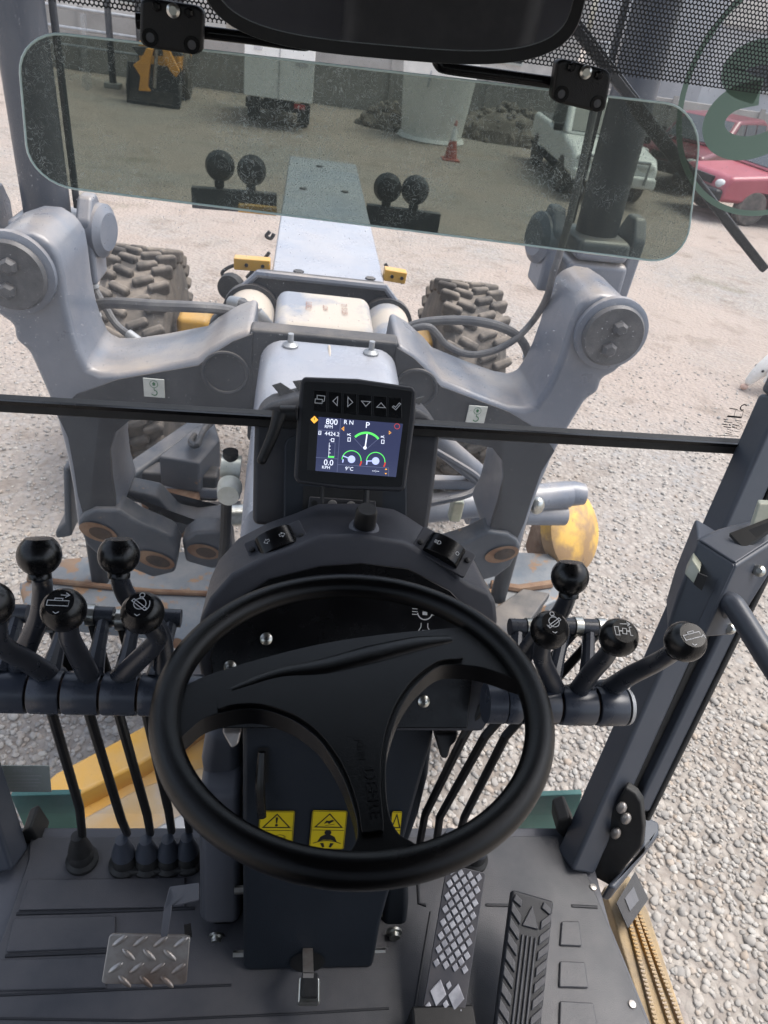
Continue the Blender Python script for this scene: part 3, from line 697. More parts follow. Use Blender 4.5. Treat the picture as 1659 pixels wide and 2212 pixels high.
# hoses over the saddle
def hose(pts, r=.014, mat='hose', sub=6):
    P = [pY(x, y, Y) for x, y, Y in pts]
    h = MB().tube(P, r, 10, sub=sub).build('hose', M[mat], G)
    for a, b in ((P[0], P[1]), (P[-1], P[-2])):
        d = (b-a).normalized(); MB().cyl(a-d*.01, a+d*.05, r*1.35).build('crimp', M['metalgal'], h)
hose([(203,705,2.3),(203,672,2.28),(218,657,2.25),(260,655,2.2),(340,660,2.15),(420,663,2.15),(480,668,2.2),(520,680,2.25),(552,705,2.3)], .017)
hose([(505,655,2.35),(530,660,2.3),(555,678,2.3),(575,702,2.3)], .017)
hose([(190,590,2.45),(205,625,2.45),(228,665,2.42),(255,705,2.4),(302,740,2.35)], .013)
hose([(865,733,2.25),(890,712,2.22),(925,706,2.2),(945,722,2.2),(965,745,2.2),(1010,765,2.18),(1060,760,2.18),(1110,735,2.2),(1150,695,2.25),(1180,645,2.15),(1195,590,2.12),(1210,545,2.12),(1236,450,2.12),(1270,300,2.14),(1290,200,2.15),(1305,100,2.15)], .011)
hose([(850,725,2.3),(880,708,2.3),(925,695,2.28),(1000,692,2.25),(1060,700,2.22),(1105,717,2.22),(1130,740,2.22),(1142,770,2.22),(1143,797,2.22)], .015)
# lower links with the rusty slots
def slot_link(poly, slots, Y, k, th=.09):
    P = PYs(poly, Y); P = mir(P) if k else P
    lk = MB().prism(P, (0, th, 0)).build('saddle_link', M['machlow'], G, bevel=.014, seg=3)
    for cx, cy, rx, ry, a in slots:
        F0 = pY(cx, cy, Y-.006); F0.x = 2*AX-F0.x if k else F0.x
        a2 = R_(a)*(-1 if k else 1)
        F = Frame(F0, (math.cos(a2),0,-math.sin(a2)), (math.sin(a2),0,math.cos(a2))); s = pY(cx+1, cy, Y).x-pY(cx, cy, Y).x
        m = MB(); m.poly(F, [(rx*s*math.cos(t), ry*s*math.sin(t)) for t in [2*PI*i/24 for i in range(24)]], 0); m.build('slot', M['rust'], lk)
        m = MB(); m.poly(F, [(rx*.15*s+rx*.62*s*math.cos(t), ry*.66*s*math.sin(t)) for t in [2*PI*i/24 for i in range(24)]], .002); m.build('slot_hole', M['slot'], lk)
for k in (0, 1):
    slot_link([(166,1130),(178,1112),(205,1100),(255,1100),(300,1128),(370,1158),(385,1188),(378,1238),(330,1250),(270,1225),(215,1205),(185,1178)], [(212,1150,42,24,22),(335,1210,44,22,20)], Y0-.02, k)
slot_link([(392,1168),(420,1150),(470,1148),(500,1165),(505,1215),(460,1232),(400,1215)], [(440,1192,36,20,12)], Y0+.02, 0)
# far upper slope of the link, and the blade's circle below
def PZq(pts, z): return [pZ(x, y, z) for x, y in pts]
MB().prism(PYs([(240,1075),(300,1090),(350,1105),(400,1140),(480,1150),(490,1120),(420,1128),(380,1120),(340,1075),(270,1060)], Y0+.14), (0,.1,0)).build('link_rear', M['machlow'], G, bevel=.015)
MB().lathe(pY(335, 1105, 2.08), (0,-.3,1), [(0,0),(.022,0),(.022,.01),(0,.01)], 16).build('link_hole', M['slot'], G)

# blade carrier (circle), separate from the frame
B = thing('blade_circle', 'scuffed blue-grey blade carrier plate with rusty edges under the frame', 'blade carrier', (AX, 2.2, .8))
zc = .72
P = PZq([(40,1262),(95,1228),(140,1205),(330,1190),(520,1190),(700,1200),(940,1205),(1100,1190),(1190,1195),(1230,1240),(1215,1290),(1120,1335),(1000,1400),(800,1450),(560,1440),(430,1400),(330,1360),(180,1345),(60,1330)], zc)
MB().prism(P, (0,0,-.06)).build('carrier_plate', M['machrust'], B, bevel=.012)
MB().tube(PZq([(60,1250),(180,1262),(330,1278),(520,1285)], zc+.01), .012, 8).build('weld_bead', M['rust'], B)
MB().tube(PZq([(1060,1262),(1120,1272),(1190,1262)], zc+.01), .02, 8).build('weld_bead', M['rust'], B)
MB().prism(PZq([(1040,1330),(1130,1270),(1190,1280),(1110,1390),(1045,1400)], zc+.03), (0,0,-.1)).build('gusset', M['machdark'], B, bevel=.01)
MB().prism(PZq([(1030,1330),(1080,1300),(1110,1330),(1130,1420),(1100,1500),(1040,1500)], zc-.1), (0,0,-.1)).build('lower_plate', M['mach'], B, bevel=.02)
MB().prism(PZq([(420,1350),(560,1350),(560,1620),(400,1560),(330,1480)], zc-.12), (0,0,-.15)).build('drawbar_plate', M['mach'], B, bevel=.02)
MB().cyl(pZ(382, 1390, zc-.02), pZ(382, 1390, zc+.012), .02).build('plug', M['rust'], B)
# step edge on the left
MB().prism(PYs([(135,1010),(150,1015),(152,1080),(155,1160),(120,1165),(118,1150),(138,1130)], 2.3), (0,.3,0)).build('side_bracket', M['machlow'], B, bevel=.015)
# box valve, tubes and rams seen through the lower glass at the left
D = thing('blade_drawbar', 'dark drawbar with a valve box and silver rams seen below the left arm', 'drawbar', (AX, 2.7, .9))
zv = 1.08
a, b, c, d = pZ(342,985,zv), pZ(430,1000,zv), pZ(475,948,zv), pZ(462,905,zv)
vb = MB().prism([a, b, c, d, pZ(418,925,zv)], (0,0,-.16)).build('valve_box', M['machlow'], D, bevel=.012)
MB().tube([pZ(420,940,zv+.01), pZ(412,955,zv+.05), pZ(425,962,zv+.06), pZ(440,930,zv+.06), pZ(455,915,zv+.03)], .014, 8, sub=4).build('lifting_eye', M['machdark'], vb)
MB().beam(pZ(250,1055,.95), pZ(440,920,.98), .09, .1).build('drawbar_arm', M['machlow'], D, bevel=.02)
MB().beam(pZ(260,1048,.9), pZ(520,1062,.9), .07, .06).build('cross_link', M['mach'], D, bevel=.012)
MB().box(pZ(365,1115,.85)+Vector((0,.1,-.03)), (.24,.2,.2)).build('worn_block', M['rust'], D, bevel=.03, seg=3)
MB().lathe(pZ(365,1110,.86)+Vector((0,-.02,0)), (0,-1,.2), [(0,0),(.09,0),(.09,.03),(.05,.05),(0,.05)], 24).build('worn_pin', M['machdark'], D)
MB().cyl(pZ(400,1112,.84), pZ(520,1108,.84), .055).build('ram_barrel', M['machdark'], D); MB().cyl(pZ(440,1115,.85), pZ(525,1112,.85), .05).build('ram_rod', M['chrome'], D)
MB().box(pZ(390,1040,.92), (.34,.1,.14)).build('dark_block', M['machdark'], D, bevel=.015)
MB().lathe(pY(497,1050,1.75), (0,-1,.1), [(0,0),(.035,0),(.035,.02),(.03,.06),(0,.06)], 24).build('hose_end', M['silver'], D)
MB().cyl(pY(478,1005,1.8), pY(520,1010,1.8), .035).build('hose_fitting', M['silver'], D)
MB().cyl(pY(498,975,1.8), pY(498,1000,1.8), .022).build('fitting_cap', M['plastic'], D)
MB().tube([pY(490,1070,1.75), pY(487,1150,1.75), pY(480,1230,1.75)], .016, 10).build('drop_hose', M['rubber'], D)
# and at the right: slanted ram, tubes and the yellow disc
E_ = thing('blade_side_shift', 'grey slanted ram with pipes and a round yellow end seen below the right arm', 'hydraulic ram', (.9, 2.6, .9))
MB().cyl(pY(925,935,2.35), pY(1045,1035,2.6), .045).build('slanted_ram', M['mach'], E_)
MB().tube([pY(915,960,2.3), pY(985,1000,2.3), pY(1030,1030,2.3), pY(1035,1050,2.28), pY(1005,1070,2.25), pY(925,1088,2.2)], .014, 8, sub=5).build('bent_pipe', M['mach'], E_)
MB().cyl(pY(905,1100,2.45), pY(1225,1068,2.65), .062).build('upper_barrel', M['mach'], E_); MB().cyl(pY(1010,1108,2.55), pY(1218,1112,2.62), .05).build('lower_barrel', M['mach'], E_)
MB().lathe(pY(1238,1066,2.66), (1,0,0), [(0,-.05),(.05,-.05),(.058,0),(.05,.05),(0,.05)], 20).build('barrel_cap', M['mach'], E_)
MB().beam(pY(905,1040,2.5), pY(1060,1045,2.6), .05, .05).build('cross_pipe', M['mach'], E_, bevel=.01)
MB().box(pY(985,1100,2.3), (.05,.05,.1)).build('fitting', M['brass'], E_, bevel=.012)
MB().ell(pY(1160,1092,2.35), (.03,.03,.04)).build('grease_cap', M['chrome'], E_)
MB().lathe(pY(1232, 1148, 2.8), (.55,-.62,.56), [(0,-.05),(.18,-.05),(.205,.0),(.205,.03),(.17,.055),(.05,.085),(0,.09)], 36).build('yellow_disc', M['yellowgrime'], E_)
MB().lathe(pY(1120,1030,2.75), (.4,-1,.1), [(0,0),(.1,0),(.11,.03),(.09,.06),(0,.06)], 24).build('dark_disc', M['machdark'], E_)
MB().box(pY(1180,1170,2.8), (.16,.16,.2)).build('rusty_block', M['rust'], E_, bevel=.03)

# lift cylinders
for k in (0, 1):
    c = pY(*((112,522),(1272,560))[k], 2.33); lab = ['grey lift cylinder rising behind the left edge of the visor', 'grey lift cylinder rising past the white pickup with a hose beside it'][k]
    Yc = 2.33
    top = pY(*((80,300),(1342,300))[k], Yc); top = c + (top-c)*(1.75/(top.z-c.z)*1.0)
    t = thing('lift_cylinder', lab, 'hydraulic cylinder', c, 0, 'lift cylinders on the saddle arms')
    sg = -1 if k else 1
    d = (top-c).normalized()
    MB().cyl(c-d*.05, top, .066, n=28).build('barrel', M['machdark'] if 0 else M['paint'], t)
    MB().cyl(c-d*1.5, c-d*.05, .035, n=20).build('rod', M['machdark'], t)
    MB().beam(c-d*.13, c+d*.015, .2, .2).build('trunnion_block', M['mach'], t, bevel=.02, seg=3)
    MB().beam(c+d*.02, c+d*.085, .22, .17).build('collar', M['mach'], t, bevel=.02, seg=3)
    for s2 in (-1, 1):
        e = c + Vector((s2*.125-(s2>0)*.03, 0, .05))
        MB().prism([e+Vector((0,-.07,-.15)), e+Vector((0,.07,-.15)), e+Vector((0,.075,.04)), e+Vector((0,.03,.1)), e+Vector((0,-.03,.1)), e+Vector((0,-.075,.04))], (s2*.045,0,0)).build('yoke', M['mach'], t, bevel=.012)
        if s2 == sg:
            MB().lathe(e+Vector((s2*.04,0,.0)), (s2,-.25,0), [(0,0),(.078,0),(.078,.025),(.055,.04),(0,.04)], 28).build('yoke_cap', M['mach'], t, ang=25)
    MB().cyl(c+d*.1+Vector((sg*.078,.03,0)), top+Vector((sg*.078,.03,0)), .01).build('side_pipe', M['machdark'], t)
    cl = c+d*.75
    MB().beam(cl+Vector((-.09,0,0)), cl+Vector((.15*sg if sg > 0 else .09,0,0)), .17, .04).build('pipe_clamp', M['steel'], t, bevel=.004)
    MB().cyl(cl+Vector((-.22,-.09,.0)), cl+Vector((.06,-.09,-.01)), .006).build('tie', M['mark'], t)

# front wheels with chunky lugs
def fwheel(x, lab, sg):
    cy, cz, r, w = 4.5, .7, .7, .42
    ty = None
    t = MB().lathe((x-w/2, cy, cz), (1,0,0), [(.34,.03),(.5,0),(.63,.02),(.672,.07),(.672,w-.07),(.63,w-.02),(.5,w),(.34,w-.03)], 48).build('front_wheel', M['tyre'], G, label=lab)
    m = MB(); rr = random.Random(3)
    for i in range(30):
        for s in (-1, 1):
            a = 2*PI*(i + .5*(s > 0))/30
            for (x0, x1, da) in ((.02, .1, .0), (.1, .2, .05)):
                xm = s*(x0+x1)/2; aa = a+da; c = Vector((x+xm, cy+.668*math.cos(aa), cz+.668*math.sin(aa)))
                Rm = Matrix.Rotation(aa, 3, 'X') @ Matrix.Rotation(s*.5, 3, 'Y')
                Rm = Matrix.Rotation(aa, 3, 'X') @ Matrix.Rotation(s*.45, 3, 'Y')
                m.box(c, (.125, .085, .05), Rm)
    m.build('tread_lug', M['tyre'], t, bevel=.02, seg=3)
    MB().lathe((x-w*.4, cy, cz), (1,0,0), [(0,.05),(.2,.05),(.24,0),(.35,0),(.35,w*.8),(.24,w*.8),(.2,w*.75),(0,w*.75)], 32).build('rim', M['yellow'], t)
fwheel(-.93, 'dusty chunky front tyre behind the left saddle arm', 1); fwheel(1.1, 'dusty chunky front tyre behind the right saddle arm', -1)
A = MB().box((AX, 4.5, .85), (1.5, .25, .22)).build('front_axle', M['yellow'], G, bevel=.03)
for s in (-1, 1):
    MB().box((AX+s*.7, 4.45, .95), (.2,.3,.3)).build('knuckle', M['yellow'], A, bevel=.04)
    MB().cyl((AX, 4.25, .8), (AX+s*.7, 4.25, .9), .035).build('steering_ram', M['machdark'], A)

# bar of work lights at the nose
Yl = 5.15
for a, b in (((415,425),(598,440)), ((790,462),(948,482))):
    MB().beam(pY(*a, Yl), pY(*b, Yl), .06, .13).build('light_bar', M['machdark'], G, bevel=.005)
for a, b in (((515,448),(598,456)),):
    MB().beam(pY(*a, Yl-.1), pY(*b, Yl-.1), .05, .05).build('yellow_clip', M['yellow'], G, bevel=.005)
for (px, py) in ((474,360),(543,370),(838,408),(898,413)):
    c = pY(px, py, Yl)
    wl = MB().lathe(c+Vector((0,-.03,0)), (0,1,0), [(0,-.035),(.04,-.03),(.075,-.01),(.09,.03),(.092,.05),(0,.05)], 28).build('work_light', M['plastic'], G)
    MB().lathe(c+Vector((0,.02,0)), (0,1,0), [(.084,0),(.094,0),(.094,.02),(.084,.02)], 28).build('bezel', M['gloss'], wl)
    MB().cyl(c+Vector((0,0,-.2)), c+Vector((0,0,-.08)), .02).build('stalk', M['plastic'], wl)
    MB().box(c+Vector((0,0,-.1)), (.06,.05,.05)).build('clamp', M['plastic'], wl, bevel=.01)

# yellow frame below the cab at the left
YF = thing('yellow_frame', 'faded yellow frame beam running under the cab floor at the left', 'frame beam', (-.3, 1.3, .9))
zy = 1.0
MB().prism(PZq([(95,1690),(120,1668),(240,1605),(330,1555),(440,1500),(470,1540),(400,1590),(300,1650),(160,1720),(100,1722)], zy), (0,0,-.12)).build('top_flange', M['yellow'], YF, bevel=.012)
MB().prism(PZq([(160,1725),(300,1655),(470,1570),(540,1700),(560,1850),(180,1850)], zy-.07), (0,0,-.1)).build('lower_flange', M['yellow'], YF, bevel=.012)
MB().prism(PZq([(170,1770),(300,1700),(480,1640),(560,1850),(190,1860)], zy-.03), (0,0,-.03)).build('web_strip', M['yellowdirt'], YF, bevel=.01)
MB().prism(PZq([(240,1850),(310,1800),(420,1740),(440,1770),(340,1830),(300,1870)], zy+.01), (0,0,-.03)).build('pale_strip', M['metalgal'], YF, bevel=.01)
def floc(F, px, py):
    q = pP(px, py, F.o, F.n) - F.o; return (q.dot(F.u), q.dot(F.v))
def PP(pts, o, n): return [pP(x, y, o, n) for x, y in pts]
WY = 1.10                                    # windscreen plane
zbar = pY(800, 918, WY).z
C = thing('cab', 'grey operator cab with big dusty windows, dark floor and slanted corner posts', 'cab', (AX, 0, FZ))
# posts
rb, rt = pZ(1243, 1864, FZ), pY(1690, 862, WY-.01)
fwd = Vector((0,1,0))
def post(b, t, w, d, name='corner_post', mat='paint', ext=1.0):
    dr = (t-b); t2 = b + dr*ext
    return MB().beam(b, t2, w, d, up=(0,1,0)).build(name, M[mat], C, bevel=.008, seg=3)
dr = rt - rb
post(rb, rt, .055, .06, ext=1.0)
top_r = rt + Vector((.03, .015, .9))
MB().beam(rt, top_r, .06, .055, up=(0,1,0)).build('corner_post', M['paint'], C, bevel=.008)
lb, lt = Vector((2*AX-rb.x, rb.y, FZ)), Vector((2*AX-rt.x, rt.y, rt.z))
lb = pZ(14, 1862, FZ); 
post(lb, lt, .055, .06); MB().beam(lt, Vector((2*AX-top_r.x, top_r.y, top_r.z)), .06, .055, up=(0,1,0)).build('corner_post', M['paint'], C, bevel=.008)
for s in (-1, 1): MB().box((AX+s*.82, -.75, 2.3), (.08, .1, 1.64)).build('rear_post', M['paint'], C, bevel=.01)
# roof and rear
MB().box((AX, WY-.03, 3.03), (1.8, .1, .16)).build('added_roof_header', M['pod'], C, bevel=.02)  # header above the view, added to darken top light and wheel reflections
MB().box((AX, .2, 3.16), (1.75, 2.1, .1)).build('roof', M['pod'], C, bevel=.03)
MB().box((AX, -.85, 2.1), (1.7, .06, 1.2)).build('rear_wall', M['pod'], C, bevel=.01)
MB().box((AX, -.86, 2.9), (1.6, .012, .4)).build('rear_window', M['glassdoor'], C)
# floor, from the front edge back under the driver
fe = pZ(650, 1806, FZ).y
xr_ = pZ(1240, 1806, FZ); x2 = pZ(1312, 1992, FZ); x3 = pZ(1402, 2212, FZ)
xl_ = pZ(66, 1812, FZ)
MB().prism([(lb.x-.12, fe+.02, FZ-.004), (xr_.x+.03, fe+.02, FZ-.004), (x2.x+.006, x2.y, FZ-.004), (x3.x+.006, x3.y, FZ-.004), (x3.x+.1, -.85, FZ-.004), (lb.x-.2, -.85, FZ-.004)], (0,0,-.05)).build('floor_plate', M['cover'], C, bevel=.004)
# windows
gl = MB(); 
gl.add([(lb.x-.1, fe+.045, FZ-.0), (rb.x+.02, fe+.045, FZ-.0), (rt.x+.0, WY, zbar), (lt.x-.0, WY, zbar)], [(0,1,2,3)])
gl.build('lower_front_pane', M['glasslow'], C)
MB().add([(lt.x-.12, WY, zbar), (rt.x+.12, WY, zbar), (rt.x+.14, WY+.015, 3.1), (lt.x-.14, WY+.015, 3.1)], [(0,1,2,3)]).build('upper_front_pane', M['glass'], C)
bl_, br_ = pY(-60, 867, WY-.015), pY(1604, 965, WY-.015)
MB().beam(bl_, br_, .022, .024, up=(0,0,1)).build('rubber_crossbar', M['rubber'], C, bevel=.004)
MB().beam(bl_+Vector((0,-.012,.009)), br_+Vector((0,-.012,.009)), .006, .006).build('bar_lip', M['gloss'], C)
# teal panels outside the glass, at the foot of the pane
for pts in ([(22,1720),(172,1716),(172,1798),(60,1806)], [(1112,1722),(1258,1716),(1235,1800),(1108,1798)]):
    P = [pY(x, y, fe+.07) for x, y in pts]
    MB().prism(P, (0,.012,0)).build('teal_panel', M['teal'], C, bevel=.002)
# wedge blocks in the front corners
for pts in ([(46,1800),(66,1790),(92,1828),(70,1846),(42,1840)], [(1206,1775),(1232,1765),(1248,1800),(1236,1830),(1204,1800)]):
    MB().prism([pY(x, y, fe-.01) for x, y in pts], (0,.05,0)).build('corner_gusset', M['rubber'], C, bevel=.006)
# dealer plate on the glass, letters seen from behind
Fd = Frame(pY(52, 1682, fe+.05), (1,.02,-.02), (0,.18,1)); 
pl = MB().fbox(Fd, 0, 0, 0, .088, .062, .002).build('glass_plate', translum('plate grey', (.45,.48,.46)), C)
m = MB(); m.text(Fd, 'Saltra', .0, .017, .015, .0016, mirror=True)
for i, w in enumerate((.06,.05,.055,.045)): m.fbox(Fd, .0, .008-i*.008, .0016, w, .0018, .0003)
m.text(Fd, 'A-84N36OR6S', .0, -.028, .009, .0016, mirror=True); m.build('plate_print', M['shed'], pl)
# perforated sun film at the top of the windscreen: holes are really see-through
def film():
    m_, nt, N, L, out = nodes('perforated film')
    tc = N('ShaderNodeTexCoord'); sx = N('ShaderNodeSeparateXYZ'); L(tc.outputs['Object'], sx.inputs[0])
    def ma(op, a, b=None):
        q = N('ShaderNodeMath'); q.operation = op
        for i, v in enumerate((a, b)):
            if v is None: continue
            if isinstance(v, (int, float)): q.inputs[i].default_value = v
            else: L(v, q.inputs[i])
        return q.outputs[0]
    pit = .0054; X = ma('DIVIDE', sx.outputs[0], pit); Z = ma('DIVIDE', sx.outputs[2], pit*1.732)
    def hexd(ox, oz):
        fx = ma('SUBTRACT', ma('FRACT', ma('ADD', X, 50+ox)), .5); fz = ma('MULTIPLY', ma('SUBTRACT', ma('FRACT', ma('ADD', Z, 50+oz)), .5), 1.732)
        return ma('SQRT', ma('ADD', ma('MULTIPLY', fx, fx), ma('MULTIPLY', fz, fz)))
    d = ma('MINIMUM', hexd(0, 0), hexd(.5, .5)); hole = ma('LESS_THAN', d, .36)
    df = N('ShaderNodeBsdfPrincipled'); df.inputs['Base Color'].default_value = (.012,.012,.014,1); df.inputs['Roughness'].default_value = .5
    tr = N('ShaderNodeBsdfTransparent'); mx = N('ShaderNodeMixShader'); L(hole, mx.inputs[0]); L(df.outputs[0], mx.inputs[1]); L(tr.outputs[0], mx.inputs[2]); L(mx.outputs[0], out.inputs[0])
    fa, fb = pY(300, 28, WY-.004), pY(1659, 205, WY-.004); e1, e2 = fa+(fa-fb)*.4, fb+(fb-fa)*.25
    MB().add([e1, e2, (e2.x, WY-.004, 2.96), (e1.x, WY-.004, 2.96)], [(0,1,2,3)]).build('perforated_film', m_, C)
film()
# round speed sticker, read from behind
Fs = Frame(pY(1703, 212, WY+.006), (1,0,0), (0,0,1)); k_ = (pY(1704, 212, WY).x - pY(1703, 212, WY).x)
r_ = abs(floc(Fs, 1470, 200)[0])
m = MB(); m.arc(Fs, 0, 0, r_*.975, 0, 2*PI, r_*.05, 0, 72)
P3 = [floc(Fs, x, y) for x, y in ((1770,165),(1730,125),(1670,111),(1615,121),(1584,150),(1594,180),(1640,198))]
Q3 = [floc(Fs, x, y) for x, y in ((1642,200),(1590,212),(1556,238),(1541,272),(1553,304),(1590,320),(1635,316),(1680,295),(1720,255))]
def sm2(P): return [(v.x, v.y) for v in smooth_line([Vector((a, b, 0)) for a, b in P], [1]*len(P), 6)[0]]
m.rib(Fs, sm2(P3), r_*.2, .0); m.rib(Fs, sm2(Q3), r_*.2, .0002)
m.build('speed_sticker', M['stk'], C, smooth=False)
# glass maker's etching
Fe = Frame(pY(1585, 912, WY-.003), (1,0,0), (0,0,1)); m = MB()
E_ = lambda zx, zy: floc(Fe, 1521+.1172*zx, 743+.1172*zy)
c = E_(725, 1170); m.arc(Fe, c[0], c[1], .0055, .6, 5.2, .0022, 0, 14)
for x0, x1, y, w in ((465,620,1195,.0018),(425,690,1340,.0035),(360,410,1390,.0016),(570,680,1410,.0012),(370,520,1440,.0014),(600,690,1455,.001),(340,430,1480,.0018),(460,490,1490,.0018),(520,610,1490,.0018),(355,500,1530,.0018),(510,600,1540,.0015),(430,530,1580,.001),(520,660,1610,.0008),(430,500,1620,.001),(385,520,1655,.0012),(250,640,1690,.0012)):
    a, b = E_(x0, y-8), E_(x1, y+14); m.rib(Fe, [a, b], w, 0)
m.rib(Fe, [E_(575,1230), E_(725,1240), E_(690,1360), E_(545,1350)], .0008, .0001, closed=True); c = E_(650, 1530); m.arc(Fe, c[0], c[1], .005, 0, 2*PI, .0008, .0001)
m.build('glass_marking', M['ink'], C, smooth=False)
# bird dropping run on the glass
m = MB(); Fg = Frame(pY(190, 110, WY+.02), (1,0,0), (0,0,1))
m.poly(Fg, [floc(Fg, x, y) for x, y in ((172,30),(186,28),(190,90),(188,130),(196,160),(200,190),(188,197),(176,185),(180,150),(174,120),(178,80))]); m.build('dried_run', glassm('dried run', dust=.3, specks=.3), C)

# mat
MT = thing('floor_mat', 'dark rubber floor mat with raised strips covering the cab floor', 'floor mat', (AX, .4, FZ))
za = FZ
MB().prism([pZ(66,1812,za), pZ(1238,1808,za), pZ(1262,1880,za), pZ(1308,1985,za), pZ(1398,2212,za), Vector((x3.x+.06,-.6,za)), Vector((-.62,-.6,za)), pZ(-60,2212,za), pZ(10,2015,za), pZ(62,1860,za)], (0,0,.006)).build('mat_sheet', M['mat'], MT, bevel=.003)
zr = FZ+.006
def strip(pts, w=.006):
    MB().tube([pZ(*a, zr) for a in pts], w*.5, 8).build('mat_strip', M['matrib'], MT)
strip([(36,1974),(200,1970),(420,1962)]); strip([(12,2065),(140,2060),(260,2055)]); strip([(0,2150),(250,2138),(500,2128)], .004); strip([(0,2200),(300,2205),(640,2190),(840,2178)], .004)
strip([(902,1895),(905,1952),(920,1956)]); strip([(1050,1955),(1150,1957)]); strip([(930,1970),(895,2180),(905,2186)], .004); strip([(1235,1957),(1290,1960)])
for q in ([(1212,1992),(1250,1992),(1256,2046),(1208,2044)], [(1208,2078),(1262,2080),(1270,2136),(1206,2134)], [(1208,2164),(1280,2168),(1292,2232),(1206,2230)]):
    MB().prism([pZ(x, y, zr) for x, y in q], (0,0,.005)).build('mat_pad', M['mat'], MT, bevel=.004, seg=3)
for q in ([(60,1902),(400,1897),(400,1960),(40,1968)], [(30,1985),(250,1980),(250,2048),(14,2058)], [(0,2075),(230,2068),(230,2135),(-10,2142)]):
    MB().prism([pZ(x, y, zr) for x, y in q], (0,0,.004)).build('mat_pad', M['mat'], MT, bevel=.004, seg=3)
for x, y in ((1365, 2170), (1281, 1917)): 
    a = pZ(x, y, zr); MB().lathe(a, (0,0,1), [(0,0),(.007,0),(.006,.003),(0,.004)], 14).build('mat_stud', M['steel'], MT)
for i, (x, y) in enumerate(((672,2165),(575,2158),(860,2160),(740,2185))):
    pass

# ------------------------------------------------------------------ steering column and console
K = thing('steering_console', 'charcoal steering console on a dark blue-grey column with a shaped cowl on top', 'steering console', (AX, .55, FZ))
cb_l, cb_r = pZ(525, 2100, FZ+.006), pZ(806, 2094, FZ+.006)
o_ = (cb_l+cb_r)/2; nrm = Vector((0,-.9,.42)).normalized()
col = PP([(525,2100),(806,2094),(822,2000),(935,1600),(940,1560),(524,1560),(524,1800)], o_, nrm)
MB().prism(col, (0,.2,0)).build('column_cover', M['column'], K, bevel=.008, seg=3)
Fc = Frame(o_ + nrm*.001, (1,0,0), nrm.cross(Vector((1,0,0))))
# lower shrouds either side, standing behind the face
def colbox(pts, dy, th, mat, name, bev=.015):
    P = [p + Vector((0,dy,0)) for p in PP(pts, o_+Vector((0,dy,0)), nrm)]
    P = PP(pts, o_+Vector((0,dy,0)), nrm)
    return MB().prism(P, (0,th,0)).build(name, M[mat], K, bevel=bev, seg=3)
colbox([(428,1718),(520,1712),(520,2000),(440,2004),(430,1990)], .05, .15, 'cover', 'side_shroud')
colbox([(446,1580),(520,1580),(520,1700),(440,1705),(432,1660)], .09, .12, 'cover', 'side_shroud', .02)
colbox([(436,1975),(520,1975),(525,2062),(470,2052),(445,2025)], .075, .1, 'plastic', 'lower_bracket', .02)
colbox([(838,1860),(882,1830),(884,1960),(880,2010),(850,2045),(820,2035)], .07, .12, 'column', 'side_shroud', .012)
colbox([(905,1580),(940,1560),(925,1680),(905,1760),(880,1830),(860,1830)], .06, .1, 'column', 'side_shroud', .015)
for x, y, dy in ((468,2022,.06),(851,2011,.05)):
    c = pP(x, y, o_+Vector((0,dy,0)), nrm)
    MB().lathe(c, (0,-1,.05), [(0,0),(.0135,0),(.0135,.004),(.009,.005),(.009,.012),(0,.012)], 18).build('flange_bolt', M['chrome'], K)
for x, y in ((517,1922),(514,2062),(819,2056)):
    c = pP(x, y, o_+Vector((0,.03,0)), nrm); MB().cyl(c+Vector((-.008,0,0)), c+Vector((.01,0,0)), .0065, n=6).build('side_bolt', M['chrome'], K)
# slot and tilt handle
m = MB(); P = [floc(Fc, x, y) for x, y in ((557,1614),(581,1614),(580,1690),(554,1690))]; m.poly(Fc, P, .0015); m.build('handle_slot', M['ink'], K)
a, b, c = [Fc.pt(*floc(Fc, x, y), h) for x, y, h in ((566,1620,.006),(563,1690,.016),(567,1748,.02))]
MB().tube([a, b, c], [.006,.008,.007], 10, sub=3).build('tilt_handle', M['gloss'], K)
# pedal slot and column tilt pedal
m = MB(); P = floc(Fc, 664, 2077); m.disc(Fc, P[0], P[1], .028, .0015, 28, .019); m.build('pedal_slot', M['ink'], K)
TP = thing('tilt_pedal', 'small black foot pedal with a bright metal rim at the foot of the column', 'pedal', pP(668, 2110, o_, nrm))
a = Fc.pt(*floc(Fc, 664, 2075), .002); b = pZ(666, 2108, FZ+.09)
MB().beam(a+Vector((0,.03,.0)), b, .016, .006).build('pedal_stem', M['steel'], TP)
q = [pZ(645,2108,FZ+.085), pZ(692,2110,FZ+.085), pZ(692,2168,FZ+.06), pZ(642,2168,FZ+.06)]
MB().prism(q, (0,0,-.012)).build('pedal_cup', M['chrome'], TP, bevel=.004)
q = [pZ(652,2102,FZ+.087), pZ(687,2104,FZ+.087), pZ(686,2158,FZ+.064), pZ(651,2158,FZ+.064)]
MB().prism(q, (0,0,.006)).build('pedal_rubber', M['rubber'], TP, bevel=.004)
